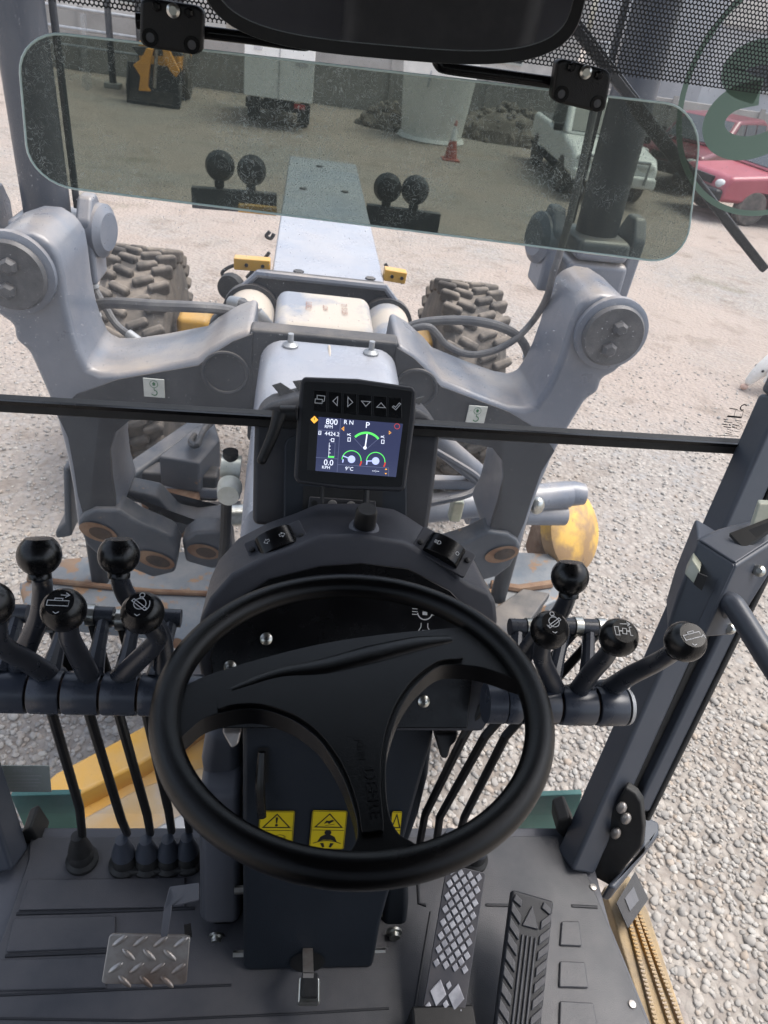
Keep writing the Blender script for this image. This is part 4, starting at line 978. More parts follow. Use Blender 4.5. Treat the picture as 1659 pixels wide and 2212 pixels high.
# warning stickers
def warn(c4, kind):
    P = [floc(Fc, x, y) for x, y in c4]      # tl tr br bl
    lo = Vector(P[3]); U = Vector(P[2]) - lo; Vv = Vector(P[0]) - lo
    W, H = U.length, Vv.length
    F = Frame(Fc.pt(lo.x, lo.y, .0015), Fc.pt(P[2][0], P[2][1]) - Fc.pt(*P[3]), Fc.n.cross(Fc.pt(P[2][0], P[2][1]) - Fc.pt(*P[3])))
    st = MB().prism([F.pt(x+W/2, y+H/2, 0) for x, y in rrect(W, H, .003)], F.n*.0008).build('warning_sticker', M['warn'], K, smooth=False)
    m = MB(); h = .0012
    def p(x, y): return (x*W, y*H)
    m.rib(F, [p(.02,.015), p(.98,.015), p(.98,.985), p(.02,.985)], .0008, h, closed=True); m.rib(F, [p(.05,.5), p(.95,.5)], .0008, h)
    m.rib(F, [p(.12,.58), p(.88,.58), p(.5,.92)], .0018, h, closed=True)
    if kind == 0:
        m.poly(F, [p(.485,.69), p(.515,.69), p(.535,.84), p(.465,.84)], h); m.disc(F, .5*W, .64*H, .0022, h)
        for s in (-1, 1):
            m.rib(F, [p(.5+.005*s,.14), p(.5+.005*s,.37), p(.5+.12*s,.39), p(.5+.24*s,.37), p(.5+.24*s,.14), p(.5+.12*s,.16)], .0008, h, closed=True)
            m.rib(F, [p(.5+.27*s,.36), p(.5+.27*s,.12), p(.5+.05*s,.12)], .0007, h)
            for q in range(4): m.rib(F, [p(.5+.04*s,.19+q*.045), p(.5+.2*s,.19+q*.045)], .0005, h)
    elif kind == 1:
        m.disc(F, .5*W, .44*H, .0055, h, 18, .0045); m.poly(F, [p(.22,.2), p(.3,.33), p(.42,.385), p(.58,.385), p(.7,.33), p(.78,.2), p(.6,.25), p(.4,.25)], h)
        m.rib(F, [p(.1,.16), p(.3,.215), p(.5,.235), p(.7,.215), p(.9,.16)], .0012, h+.0002)
        m.poly(F, [p(.3,.16), p(.4,.17), p(.44,.06), p(.38,.05)], h); m.poly(F, [p(.7,.16), p(.6,.17), p(.56,.06), p(.62,.05)], h)
        m.poly(F, [p(.36,.66), p(.46,.7), p(.5,.66), p(.6,.72), p(.66,.75), p(.58,.77), p(.5,.74), p(.42,.75)], h); m.rib(F, [p(.4,.62), p(.66,.66)], .0008, h)
    m.build('sticker_print', M['ink'], st, smooth=False)
warn([(563,1750),(638,1748),(631,1833),(556,1833)], 0); warn([(681,1749),(753,1748),(742,1833),(667,1832)], 1); warn([(846,1751),(868,1751),(861,1833),(838,1833)], 2)
# cowl
o2 = pD(760, 1400, 1.06); n2 = Vector((0,-.75,.66)).normalized()
prof = [(420,1400),(432,1340),(452,1295),(499,1243),(570,1205),(640,1180),(672,1166),(694,1158),(780,1156),(874,1170),(902,1184),(960,1222),(1015,1260),(1058,1279),(1072,1300),(1076,1340),(1070,1460),(1057,1560),(1045,1584),(990,1584),(600,1580),(470,1575),(440,1500)]
P = PP(prof, o2, n2); ex = Vector((0,.135,-.035))
MB().prism(P, ex).build('cowl', M['shell'], K, bevel=.011, seg=4, ang=25)
ins = [(455,1420),(470,1360),(505,1300),(580,1250),(690,1222),(780,1216),(880,1228),(970,1275),(1015,1320),(1020,1440),(1008,1572),(470,1572)]
MB().prism([p+n2*.002 for p in PP(ins, o2, n2)], n2*.004).build('face_plate', M['gloss'], K, bevel=.003)
Fk = Frame(o2+n2*.007, (1,0,0), n2.cross(Vector((1,0,0))))
for x, y in ((575,1380),(497,1440),(995,1454),(915,1515)):
    q = floc(Fk, x, y); c = Fk.pt(*q, 0)
    s = MB().lathe(c, n2, [(0,0),(.009,0),(.0085,.003),(.005,.0055),(0,.006)], 20).build('cross_screw', M['chrome'], K)
    m = MB(); m.fbox(Fk, q[0], q[1], .0062, .007, .0016, .0008); m.fbox(Fk, q[0], q[1], .0064, .0016, .007, .0008); m.build('screw_recess', M['ink'], s)
# axle lock symbols on the face plate
m = MB(); cx, cy = floc(Fk, 918, 1322); s = .0016
m.arc(Fk, cx, cy, .011, PI*1.05, PI*1.95, s); 
for dy in (-.004, 0, .004): m.rib(Fk, [(cx-.019,cy+dy), (cx-.011,cy+dy)], s*.7); m.rib(Fk, [(cx+.011,cy+dy), (cx+.019,cy+dy)], s*.7)
m.fbox(Fk, cx, cy-.002, 0, .007, .005, .0004); m.arc(Fk, cx, cy+.001, .003, 0, PI, s*.6)
cy -= .028; m.arc(Fk, cx, cy, .009, PI*1.0, PI*2.0, s*.8); m.rib(Fk, [(cx-.02,cy-.002), (cx-.01,cy-.002), (cx-.005,cy+.006), (cx-.005,cy+.012)], s*.8); m.rib(Fk, [(cx+.02,cy-.002), (cx+.01,cy-.002), (cx+.005,cy+.006), (cx+.005,cy+.012)], s*.8)
m.fbox(Fk, cx, cy, 0, .006, .004, .0004); m.build('lock_symbol', M['mark'], K, smooth=False)
# brackets under the console
for pts, mt in (([(478,1580),(522,1580),(515,1610),(500,1620),(488,1600)], 'steel'), ([(940,1586),(992,1584),(985,1605),(975,1612),(968,1640),(953,1640),(945,1600)], 'plastic')):
    MB().prism(PP(pts, o2+Vector((0,.05,0)), n2), (0,.06,-.02)).build('under_bracket', M[mt], K, bevel=.004)
# horn button
cH = pP(787, 1136, pD(787, 1140, 1.085), n2)
HB = thing('horn_button', 'round black push button with a horn sign on top of the console', 'button', cH)
aH = Vector((0,-.12,.99)).normalized()
MB().lathe(cH-aH*.012, aH, [(0,0),(.023,0),(.023,.008),(.018,.014),(0,.014)], 32).build('collar', M['cover'], HB)
MB().lathe(cH+aH*.004, aH, [(0,0),(.0165,0),(.016,.026),(.0135,.031),(0,.031)], 32).build('cap', M['plastic'], HB)
Fh = Frame(cH+aH*.0354, (1,0,0), aH.cross(Vector((1,0,0)))); m = MB()
m.rib(Fh, [(-.009,.003),(.004,.003),(.007,.005),(.007,-.005),(.004,-.003),(-.009,-.003)], .0011, 0, closed=True); m.rib(Fh, [(-.012,.004),(-.012,-.004)], .0011); m.build('horn_sign', M['ink'], HB, smooth=False)
# rocker switches
def rocker(px, py, d, right, lab, marks, flip):
    F = cammframe(px, py, d, right, tilt=-R_(28))
    t = thing('rocker_switch', lab, 'switch', F.o)
    MB().prism([F.pt(x, y, -.004) for x, y in rrect(.09, .044, .004)], F.n*.006).build('switch_plate', M['shell'], t, bevel=.0015)
    pf = [(-.029,.0),(.029,.0),(.0285,.004)] + [(.027*math.cos(PI*k/12)*1.0, .006+.0115*math.sin(PI*k/12)) for k in range(1, 12)] + [(-.0285,.004)]
    rk = MB().prism([F.pt(x, -.0165, z+.002) for x, z in pf], F.v*.033).build('rocker', M['gloss'], t, bevel=.0018, seg=3)
    for s in (-1, 1):
        c = F.pt(s*.037, -.006*s*flip, .002); sc = MB().lathe(c, F.n, [(0,0),(.0045,0),(.004,.003),(0,.004)], 14).build('plate_screw', M['ink'], t)
    for fx, kind in marks:
        m = MB()
        ang = math.acos(max(-1, min(1, fx/.027))); hx = .002+.006+.0115*math.sin(ang)+.0006
        G2 = Frame(F.pt(fx, 0, hx), F.u + F.n*(-fx/.027*.45), F.v)
        if kind == 'l' or kind == 'r':
            k = -1 if kind == 'l' else 1
            m.rib(G2, [(-.004*k,.0018),(0,.0018),(0,.004),(.0045*k,0),(0,-.004),(0,-.0018),(-.004*k,-.0018)], .0007, 0, closed=True)
        elif kind == 'b':
            m.rib(G2, [(0,.003),(0,-.003),(.003,-.0026),(.0048,0),(.003,.0026)], .0007, 0, closed=True)
            for q in (-.0022,-.0008,.0008,.0022): m.rib(G2, [(-.0055,q),(-.001,q)], .0006)
        else: m.arc(G2, 0, 0, .0026, 0, 2*PI, .0007)
        m.build('switch_symbol', M['mark'], rk, smooth=False)
rocker(598, 1174, 1.085, (84,-37), 'black rocker switch with two arrows on the left of the console', [(-.012,'l'),(.012,'r')], 1)
rocker(958, 1192, 1.085, (80,45), 'black rocker switch with a headlamp sign on the right of the console', [(-.014,'b'),(.019,'o')], -1)

# display pod
DP = thing('display_pod', 'dark grey moulded pod standing behind the display on the console', 'instrument pod', (AX, 1.02, 2.2))
o3 = pD(750, 1000, 1.235); n3 = Vector((0,-.8,.6)).normalized()
MB().prism(PP([(545,1135),(547,1000),(550,915),(560,888),(585,872),(640,857),(770,858),(885,872),(925,893),(945,915),(951,940),(940,1050),(925,1150),(900,1165)], o3, n3), (0,.08,-.02)).build('pod_shell', M['pod'], DP, bevel=.012, seg=4, ang=20)
MB().prism([p+n3*.0 for p in PP([(612,1140),(614,960),(622,945),(640,938),(880,955),(880,1150)], o3+n3*.012, n3)], -n3*.012).build('pod_face', M['column'], DP, bevel=.004)
MB().prism(PP([(655,1050),(827,1060),(825,1120),(653,1116)], o3+n3*.0135, n3), -n3*.001).build('recess', M['ink'], DP)
br = MB().prism(PP([(668,1072),(812,1082),(812,1112),(664,1108)], o3+n3*.018, n3), -n3*.004).build('bracket_plate', M['pod'], DP, bevel=.004)
Fp = Frame(o3+n3*.018, (1,0,0), n3.cross(Vector((1,0,0))))
for x, y in ((718,1090),(758,1093)):
    c = Fp.pt(*floc(Fp, x, y)); MB().lathe(c, n3, [(0,0),(.008,0),(.008,.004),(.006,.008),(0,.008)], 16).build('bracket_bolt', M['steel'], br)
q = floc(Fp, 679, 1087); m = MB(); m.disc(Fp, q[0], q[1], .005, .0005); q = floc(Fp, 800, 1095); m.disc(Fp, q[0], q[1], .005, .0005); m.build('bracket_hole', M['ink'], br)
MB().tube(PP([(697,1045),(695,1110)], o3+n3*.03, n3), .003, 8).build('cable', M['rubber'], DP); MB().tube(PP([(792,1055),(790,1100)], o3+n3*.03, n3), .005, 8).build('cable', M['rubber'], DP)
for pts in ([(587,832),(606,826),(650,855),(640,872),(612,862)], [(572,884),(645,862),(645,868),(572,890)], [(632,823),(655,820),(665,850),(648,850)], [(895,862),(918,856),(900,885),(890,885)], [(890,880),(928,898),(930,906),(890,893)]):
    MB().prism(PP(pts, o3+Vector((0,.05,0)), n3), (0,.02,-.01)).build('pod_flap', M['rubber'], DP, bevel=.001)

# display
F = cammframe(767, 940, 1.12, (241,15), tilt=R_(0)); DS = thing('display_monitor', 'black framed display screen lit with gauges and six buttons above', 'display', F.o)
S = lambda zx, zy: floc(F, 501+.3022*zx, 778+.3022*zy)
case = [S(*q) for q in ((515,118),(900,132),(1290,190),(1318,225),(1310,420),(1240,915),(1215,942),(800,925),(470,880),(442,840),(470,330),(490,150))]
MB().prism([F.pt(x, y, 0) for x, y in case], -F.n*.032).build('case', M['pod'], DS, bevel=.006, seg=3, ang=20)
fac = [S(*q) for q in ((530,150),(900,165),(1285,220),(1290,240),(1218,895),(1200,905),(800,895),(490,860),(470,840),(515,165))]
MB().prism([F.pt(x, y, .0) for x, y in fac], F.n*.0015).build('fascia', M['plastic'], DS, bevel=.001)
bt = MB()
for i in range(6):
    zx = 630 + i*107; a, b, c, d = S(zx-48, 215+i*10), S(zx+48, 222+i*10), S(zx+48, 372+i*9), S(zx-48, 362+i*9)
    bt.prism([F.pt(x, y, .0015) for x, y in (a, b, c, d)], F.n*.0015)
bt.build('button_row', M['gloss'], DS, bevel=.001)
m = MB(); h = .0038; lw = .0011
m.rib(F, [S(610,275),S(610,252),S(665,258),S(660,295),S(645,295)], lw, h); m.rib(F, [S(597,278),S(648,282),S(645,310),S(594,306)], lw, h, closed=True)
m.rib(F, [S(722,293),S(757,262),S(753,325)], lw, h, closed=True); m.rib(F, [S(830,265),S(864,302),S(828,332)], lw, h, closed=True)
m.rib(F, [S(926,293),S(990,298),S(957,330)], lw, h, closed=True); m.rib(F, [S(1034,337),S(1096,341),S(1066,306)], lw, h, closed=True)
m.rib(F, [S(1146,335),S(1156,326),S(1168,338),S(1195,306),S(1206,314),S(1170,355)], lw, h, closed=True); m.build('button_symbols', M['mark'], DS, smooth=False)
ms, nt, N, L, out = nodes('screen glass'); em = N('ShaderNodeEmission'); em.inputs[0].default_value = (.02,.024,.055,1); em.inputs[1].default_value = 1.1
gl = N('ShaderNodeBsdfGlossy'); gl.inputs['Roughness'].default_value = .12; gl.inputs[0].default_value = (.8,.85,.9,1); fr = N('ShaderNodeFresnel'); mx = N('ShaderNodeMixShader'); L(fr.outputs[0], mx.inputs[0]); L(em.outputs[0], mx.inputs[1]); L(gl.outputs[0], mx.inputs[2]); L(mx.outputs[0], out.inputs[0])
scr = [S(560,400), S(1222,455), S(1172,835), S(535,785)]
sc = MB(); sc.poly(F, scr[::-1], .0022); sc = sc.build('screen', ms, DS)
m = MB(); hh = .0026
blk = [S(560,400), S(620,405), S(597,790), S(535,785)]; m.poly(F, blk[::-1], .0024); m.build('screen_border', M['ink'], sc)
rt_ = math.atan2(S(1222,455)[1]-S(560,400)[1], S(1222,455)[0]-S(560,400)[0])
def T(m, s, zx, zy, hgt):
    q = S(zx, zy); m.text(F, s, q[0], q[1], hgt*.000224*1.38, hh, rot=rt_)
for a_ in (('800',713,460,40),('RPM',692,486,22),('4424.2',716,540,27),('0.0',690,750,40),('KPH',672,776,22),('R N',834,459,30),('P',968,485,42),('9°C',838,788,26),('--:--',1026,800,24)):
    w = MB(); T(w, *a_); w.build('screen_text', M['sw'], sc, smooth=False)
w = MB()
#T(w,'800',713,460,40); T(w,'RPM',692,486,22); T(w,'4424.2',716,540,27); T(w,'0.0',690,750,40); T(w,'KPH',672,776,22); T(w,'R N',834,459,30); T(w,'P',968,485,42); T(w,'9°C',838,788,26); T(w,'--:--',1026,800,24)
q = S(630,519); 
w.rib(F, [S(622,507),S(638,508),S(636,532),S(620,531)], .0007, hh, closed=True); w.rib(F, [S(624,520),S(636,521)], .0007, hh)
w.build('hour_icon', M['sw'], sc, smooth=False); w = MB()
w.rib(F, [S(712,560),S(730,561),S(729,582),S(711,581)], .0008, hh, closed=True); w.rib(F, [S(700,570),S(708,570)], .0008, hh)
w.rib(F, [S(697,590),S(692,690)], .0006, hh)
for y in (613,638,662): w.rib(F, [S(694,y),S(706,y+1)], .0008, hh)
w.build('fuel_gauge', M['sw'], sc, smooth=False); w = MB()
w.rib(F, [S(966,528),S(952,625)], .0018, hh); q = S(951,626); w.disc(F, q[0], q[1], .0026, hh)
w.build('dial_needle', M['sw'], sc, smooth=False)
for sx in (838, 1078):
    w = MB()
    q = S(sx,540+(sx>1000)*16); y = 540+(sx>1000)*16
    w.rib(F, [S(sx-14,y-4),S(sx+10,y-16)], .0008, hh); w.rib(F, [S(sx-14,y-14),S(sx+12,y+2)], .0008, hh); w.rib(F, [S(sx-8,y+14),S(sx+10,y+15),S(sx+8,y+40),S(sx-10,y+39)], .0008, hh, closed=True)
    w.build('joint_icon', M['sw'], sc, smooth=False)
gr = MB()
def ar(zx, zy, r, a0, a1, wd, mb, n=20):
    q = S(zx, zy); mb.arc(F, q[0], q[1], r*.000224*.97, R_(a0)+rt_, R_(a1)+rt_, wd, hh, n)
ar(958,632,112,42,138,.0032,gr); ar(855,715,68,0,180,.0012,gr); ar(1027,725,66,0,180,.0012,gr)
gr.poly(F, [S(689,684),S(731,686),S(730,698),S(688,696)][::-1], hh); gr.build('screen_green', M['sg'], sc, smooth=False)
rd = MB(); ar(855,715,70,-28,0,.002,rd,6); ar(1027,725,68,-28,0,.002,rd,6); q = S(1180,473); rd.arc(F, q[0], q[1], .004, 0, 6.28, .0007, hh); rd.build('screen_red', M['sr'], sc, smooth=False)
og = MB(); q = S(590,426); e_ = .0058
og.poly(F, [(q[0]-e_,q[1]),(q[0],q[1]-e_),(q[0]+e_,q[1]),(q[0],q[1]+e_)], hh); og.rib(F, [S(800,478),S(786,490),S(800,503)], .0008, hh, closed=True); og.rib(F, [S(1124,507),S(1137,519),S(1123,529)], .0006, hh, closed=True)
og.poly(F, [S(1092,782),S(1110,783),S(1102,773)], hh); og.poly(F, [S(1091,806),S(1108,807),S(1099,816)], hh); og.build('screen_orange', M['so'], sc, smooth=False)
ik = MB(); ik.rib(F, [(q[0],q[1]+.003),(q[0],q[1]-.001)], .001, hh+.0003); ik.build('warning_mark', M['ink'], sc, smooth=False)
dl = MB()
for a, b in (((778,415),(752,800)), ((615,498),(772,510)), ((600,695),(755,705)), ((755,745),(1120,770)), ((1120,770),(1118,828)), ((872,556),(940,632)), ((1042,566),(966,632))): dl.rib(F, [S(*a), S(*b)], .0007, hh-.0001)
dl.rib(F, [S(697,590),S(738,592),S(733,695)], .0006, hh-.0001); dl.build('screen_lines', M['sdim'], sc, smooth=False)
db = MB()
for zx, zy, a in ((855,708,163),(1027,720,185)):
    q = S(zx, zy); db.disc(F, q[0], q[1], .0058, hh); e = R_(a)+rt_; db.rib(F, [q, (q[0]+.0145*math.cos(e), q[1]+.0145*math.sin(e))], .0016, hh+.0002)
for zx, zy in ((795,720),(965,735)): 
    q = S(zx, zy); db.rib(F, [(q[0]-.0005,q[1]-.0025), (q[0],q[1]+.0025)], .0018, hh)
db.build('screen_dials', M['sblue'], sc, smooth=False)
# clamp lever on the display's left
CL = thing('clamp_lever', 'black adjusting handle hanging from the left edge of the display', 'handle', pD(600, 900, 1.13))
o4 = pD(600, 940, 1.125)
a, b, c, d = [pP(x, y, o4, F.n) for x, y in ((640,893),(606,893),(590,940),(566,993))]
MB().tube([a, b], [.012,.012], 14).build('hub', M['plastic'], CL)
MB().tube([b+F.n*.004, b.lerp(c,.4)+F.n*.006, c+F.n*.004, d], [.013,.010,.009,.0075], 12, sub=4).build('grip', M['plastic'], CL); MB().ell(d, (.0078,)*3).build('tip', M['plastic'], CL)

# steering wheel
WC = Vector((.085, .486, CZ-.577)); tl = -.0705
Rw = Matrix.Rotation(-.05, 3, 'Y') @ Matrix.Rotation(tl, 3, 'X')
Fw = Frame(WC, Rw @ Vector((1,0,0)), Rw @ Vector((0,1,0)))
SW = thing('steering_wheel', 'black rubber steering wheel with a broad three spoke hub', 'steering wheel', WC)
MB().torus(Fw, .1865, .0147, 128, 20).build('rim', M['wheel'], SW)
def onw(pts, h): 
    o = Fw.pt(0,0,h); return PP(pts, o, Fw.n)
spoke = [(392,1492),(420,1470),(480,1447),(600,1412),(720,1385),(850,1367),(960,1357),(1030,1352),(1085,1372),(1130,1420),(1150,1470),(1120,1468),(1060,1447),(1015,1438),(953,1438),(905,1474),(872,1518),(850,1570),(836,1629),(834,1700),(842,1760),(862,1800),(900,1830),(820,1868),(730,1862),(758,1835),(772,1800),(765,1750),(740,1680),(700,1612),(664,1577),(620,1550),(560,1532),(500,1535),(440,1552),(405,1580),(385,1592),(380,1540)]
MB().prism(smooth_loop(onw(spoke, .0)), Fw.n*-.022).build('spokes', M['wheel'], SW, bevel=.008, seg=4, ang=40)
pad = [(486,1474),(540,1450),(610,1425),(720,1402),(850,1385),(960,1374),(978,1374),(986,1393),(1000,1420),(945,1428),(893,1466),(858,1514),(836,1568),(824,1630),(822,1700),(829,1785),(818,1793),(788,1797),(781,1790),(772,1735),(745,1660),(706,1600),(668,1563),(622,1537),(560,1520),(500,1522),(470,1530),(476,1500)]
MB().prism(smooth_loop(onw(pad, .004)), Fw.n*-.012).build('hub_pad', M['wheel'], SW, bevel=.004, seg=3, ang=40)
# soft ridge over the pad
R0 = [(500,1490,.004),(600,1455,.007),(700,1440,.012),(800,1415,.014),(900,1392,.012),(975,1382,.006)]
MB().tube([pP(x, y, Fw.pt(0,0,.003), Fw.n) for x, y, r in R0], [r for x, y, r in R0], 12, sub=5, flat=.35, up=Fw.n).build('pad_ridge', M['wheel'], SW)
Fl = Frame(Fw.pt(0,0,.0044), Fw.u, Fw.v); q = floc(Fl, 795, 1700); q0 = floc(Fl, 768, 1580); q1 = floc(Fl, 800, 1790)
rr = math.atan2(q1[1]-q0[1], q1[0]-q0[0])
m = MB(); q = floc(Fl, 792, 1711); m.text(Fl, 'DEERE', q[0], q[1], .0150, .0002, rot=rr, sx=1.25); q = floc(Fl, 772, 1618); m.text(Fl, 'JOHN', q[0], q[1], .0095, .0002, rot=rr, sx=1.0)
m.build('embossed_letters', M['gloss'], SW)
MB().cyl(Fw.pt(0,0,-.015), Fw.pt(0,.05,-.09), .03, .03).build('hub_neck', M['plastic'], SW)
MB().ell(Fw.pt(*floc(Fw, 770, 1322), -.055), (.018,.012,.006)).build('column_badge', M['gloss'], SW)

# ------------------------------------------------------------------ levers
TY, TZ, TR = .645, CZ-.77, .0275
def tx(px, py=1500): return pY(px, py, TY).x
SH = thing('lever_shaft', 'dark round cross shaft carrying all the control levers through the console', 'shaft', (AX, TY, TZ))
MB().cyl((tx(-130), TY, TZ), (tx(432), TY, TZ), TR*.72, n=24).build('core', M['copper'], SH); MB().cyl((tx(1050, 1525), TY, TZ), (tx(1348, 1532), TY, TZ), TR*.72, n=24).build('core', M['copper'], SH)
MB().cyl((tx(354), TY, TZ), (tx(436), TY, TZ), TR, n=28).build('sleeve', M['hub'], SH); MB().cyl((tx(1046, 1525), TY, TZ), (tx(1085, 1525), TY, TZ), TR, n=28).build('sleeve', M['hub'], SH)
MB().lathe((tx(1346, 1532), TY, TZ), (1,0,0), [(0,0),(TR*.98,0),(TR*.9,.006),(0,.008)], 24).build('end_cap', M['metalgal'], SH)
def arrow(m, F, a, b, w, hd=.004):
    a = Vector(a); b = Vector(b); d = (b-a).normalized(); s = Vector((-d.y, d.x))
    m.rib(F, [a, b], w); m.rib(F, [b-d*hd+s*hd*.7, b, b-d*hd-s*hd*.7], w, .00025)
def symbol(m, F, kind):
    w = .0009
    if kind in ('slide', 'slide_r'):
        a = 0 if kind == 'slide' else R_(16); c_, s_ = math.cos(a), math.sin(a); r = lambda x, y: (x*c_-y*s_, x*s_+y*c_)
        m.rib(F, [r(-.012,-.004), r(.01,-.004), r(.01,.002), r(-.012,.002)], w, 0, closed=True); m.rib(F, [r(-.005,.002), r(-.005,.0045), r(.003,.0045), r(.003,.002)], w, .0002)
        if kind == 'slide': arrow(m, F, (.0,.0085), (.009,.0085), w)
        else: arrow(m, F, (.012,-.006), (.013,.001), w)
        m.rib(F, [(-.004,-.011),(-.001,-.013),(.002,-.011)], w)
    elif kind in ('circle', 'circle_r'):
        k = 1 if kind == 'circle' else -1
        m.arc(F, 0, .002, .0065, 0, 2*PI, w); m.arc(F, .001*k, .0125, .0026, 0, 2*PI, w, .0002); m.rib(F, [(-.0025,.0078),(.001*k,.0105),(.0035,.0078)], w, .0003)
        m.rib(F, [(-.009*k,.005),(.006*k,-.006),(.008*k,-.0035),(-.007*k,.0075)], w, .0004, closed=True); m.arc(F, 0, .002, .0105, *((-.9,.4) if k > 0 else (PI-.4+.8, PI+.9)), w, .0002, 8)
        m.rib(F, [(-.004,-.0105),(-.001,-.0125),(.002,-.0105)], w)
    elif kind == 'wheels':
        for s in (-1, 1): m.rib(F, [(s*.0095-.0025,-.0055),(s*.0095+.0025,-.0055),(s*.0095+.0025,.0055),(s*.0095-.0025,.0055)], w, 0, closed=True)
        m.rib(F, [(-.003,-.0035),(.002,-.004),(.003,.003),(-.002,.0035)], w, .0002, closed=True); m.rib(F, [(-.007,0),(-.003,0)], w*1.6, .0001); m.rib(F, [(.003,0),(.007,0)], w*1.6, .0001); arrow(m, F, (-.004,.0095), (.009,.0095), w)
    else:
        m.arc(F, 0, 0, .006, 0, 2*PI, w); m.rib(F, [(-.011,.004),(.011,.004)], w, .0002); m.rib(F, [(-.008,-.007),(.008,-.007)], w, .0002)
RK = .0238
def lever(lab, kpx, kd, path, seg, kind, front, crank=None, rod=None, boot=None):
    """path: pixels from knob to hub, distances fall in between"""
    kc = pD(*kpx, kd); x0, x1 = sorted((tx(seg[0], seg[2]), tx(seg[1], seg[2])))
    hc = Vector(((x0+x1)/2, TY, TZ)); t = thing('control_lever', lab, 'lever', hc, 0, 'control levers on the cross shaft')
    MB().lathe((x0+.0012, TY, TZ), (1,0,0), [(TR*.8,0),(TR*.97,0),(TR,.002),(TR,x1-x0-.0044),(TR*.97,x1-x0-.0024),(TR*.8,x1-x0-.0024)], 32).build('pivot_hub', M['hub'], t)
    base = pP(path[-1][0], path[-1][1], Vector((0, TY, TZ)), Vector((0,-.6,.8))) ; bd = (base-CAM).length
    base = base + (Vector((base.x, TY, TZ))-base)*.0
    ax = Vector((0,-.36,.93)) if front else Vector((0,.48,.88))
    ax = (ax + Vector((-.04,0,0))).normalized()
    n = len(path); pts = [kc - ax*RK*.9]
    for i, (x, y) in enumerate(path[:-1]):
        f = (i+1)/(n); pts.append(pD(x, y, kd + (bd-kd)*f))
    pts.append(base)
    rr = [.0105] + [.0105 + .0035*(i+1)/n for i in range(n)]
    sh = MB().tube(pts, rr, 14, sub=5).build('shaft', M['lever'], t)
    MB().ell(base, (.021,.018,.014), None).build('boss', M['hub'], t)
    # knob: ball with a flat printed top
    th0 = 35; prof = [(.0125,-RK*1.12),(.0125,-RK*.9)] + [(RK*math.cos(R_(a)), RK*math.sin(R_(a))) for a in range(-60, 53, 6)] + [(RK*math.cos(R_(50))*.98, RK*.8), (0, RK*.8)]
    kb = MB().lathe(kc, ax, prof, 36).build('knob', M['knob'], t, ang=40)
    u = Vector((1,.0,0)); Fk_ = Frame(kc + ax*(RK*.8+.0004), u, ax.cross(u)); m = MB(); symbol(m, Fk_, kind); m.build('knob_symbol', M['mark'] if front else M['engrave'], kb, smooth=False)
    if crank:
        cp = pY(crank[0], crank[1], .735); cb = Vector((min(max(cp.x, x0+.01), x1-.01), TY+.012, TZ+.018)) if crank[2] is None else Vector((tx(crank[2]), TY+.012, TZ+.018))
        MB().tube([cb, cb.lerp(cp,.5), cp], [.014,.0095,.009], 10).build('crank_arm', M['lever'], t)
        s = crank[3]
        MB().cyl(cp+Vector((-.012,0,0)), cp+Vector((.012,0,0)), .0125).build('crank_eye', M['lever'], t)
        MB().lathe(cp+Vector((s*.012,0,0)), (s,0,0), [(0,0),(.0145,0),(.0145,.011),(.009,.012),(.009,.016),(0,.016)], 20).build('joint_ring', M['chrome'], t)
        bo = MB().lathe(cp+Vector((s*.028,0,0)), (s,0,0), [(0,0),(.0115,0),(.0115,.009),(.006,.0095),(.006,.013),(0,.013)], 6).build('joint_bolt', M['chrome'], t, ang=20)
        if rod:
            bt_ = pZ(*rod[-1], FZ+.075); mid = [pD(x, y, d) for x, y, d in rod[:-1]]
            jp = cp+Vector((s*.018,.0,-.008))
            MB().tube([jp] + mid + [bt_], [.0068]*(len(mid)+2), 10).build('push_rod', M['plastic'], t)
    return t
lever('control lever furthest back at the left, its flat topped knob highest beside the gravel', (85,1199), .90, [(92,1262),(86,1330),(58,1395),(38,1452)], (-75,67,1500), 'lift', False, (40,1325,None,-1), [(112,1540,1.08),(172,1745,1.3),(178,1805)])
lever('control lever at the left edge of the picture with its knob mostly cut off', (-22,1305), .86, [(0,1390),(55,1425),(112,1462)], (69,139,1500), 'slide', True, (140,1345,None,-1), [(192,1540,1.08),(262,1770,1.28),(275,1800)])
lever('control lever with a blade and arrow sign on its knob, front row at the left', (138,1318), .86, [(150,1375),(172,1420),(200,1475)], (141,221,1500), 'slide', True, (226,1330,None,-1), [(256,1540,1.08),(318,1760,1.28),(325,1800)])
lever('control lever with a turning circle sign on its knob, left of the steering wheel', (308,1324), .86, [(340,1380),(300,1425),(248,1475)], (223,301,1500), 'circle', True, (290,1340,None,-1), [(316,1540,1.08),(364,1750,1.28),(371,1795)])
lever('control lever furthest back beside the wheel, its pale flat knob above the bent shaft', (257,1199), .90, [(262,1262),(282,1300),(335,1350),(352,1400),(352,1470)], (303,352,1500), 'lift', False, (372,1335,None,-1), [(352,1540,1.08),(405,1760,1.28),(409,1795)])
lever('control lever furthest back at the right, its knob standing clear over the gravel', (1231,1246), .95, [(1222,1300),(1205,1330),(1160,1375),(1125,1430),(1112,1490)], (1087,1122,1522), 'lift', False, (1118,1355,None,1), [(1002,1590,1.12),(918,1760,1.32),(905,1830)])
lever('control lever with a turning circle sign on its knob, right of the steering wheel', (1187,1361), .92, [(1170,1415),(1182,1450),(1206,1500)], (1124,1202,1522), 'circle_r', True, (1222,1352,None,1), [(1048,1590,1.12),(950,1765,1.32),(942,1825)])
lever('control lever with a two wheel sign on its knob, between two others at the right', (1336,1377), .95, [(1308,1418),(1275,1455),(1242,1502)], (1204,1279,1526), 'wheels', True, (1272,1355,None,1), [(1092,1590,1.12),(1003,1765,1.32),(985,1830)])
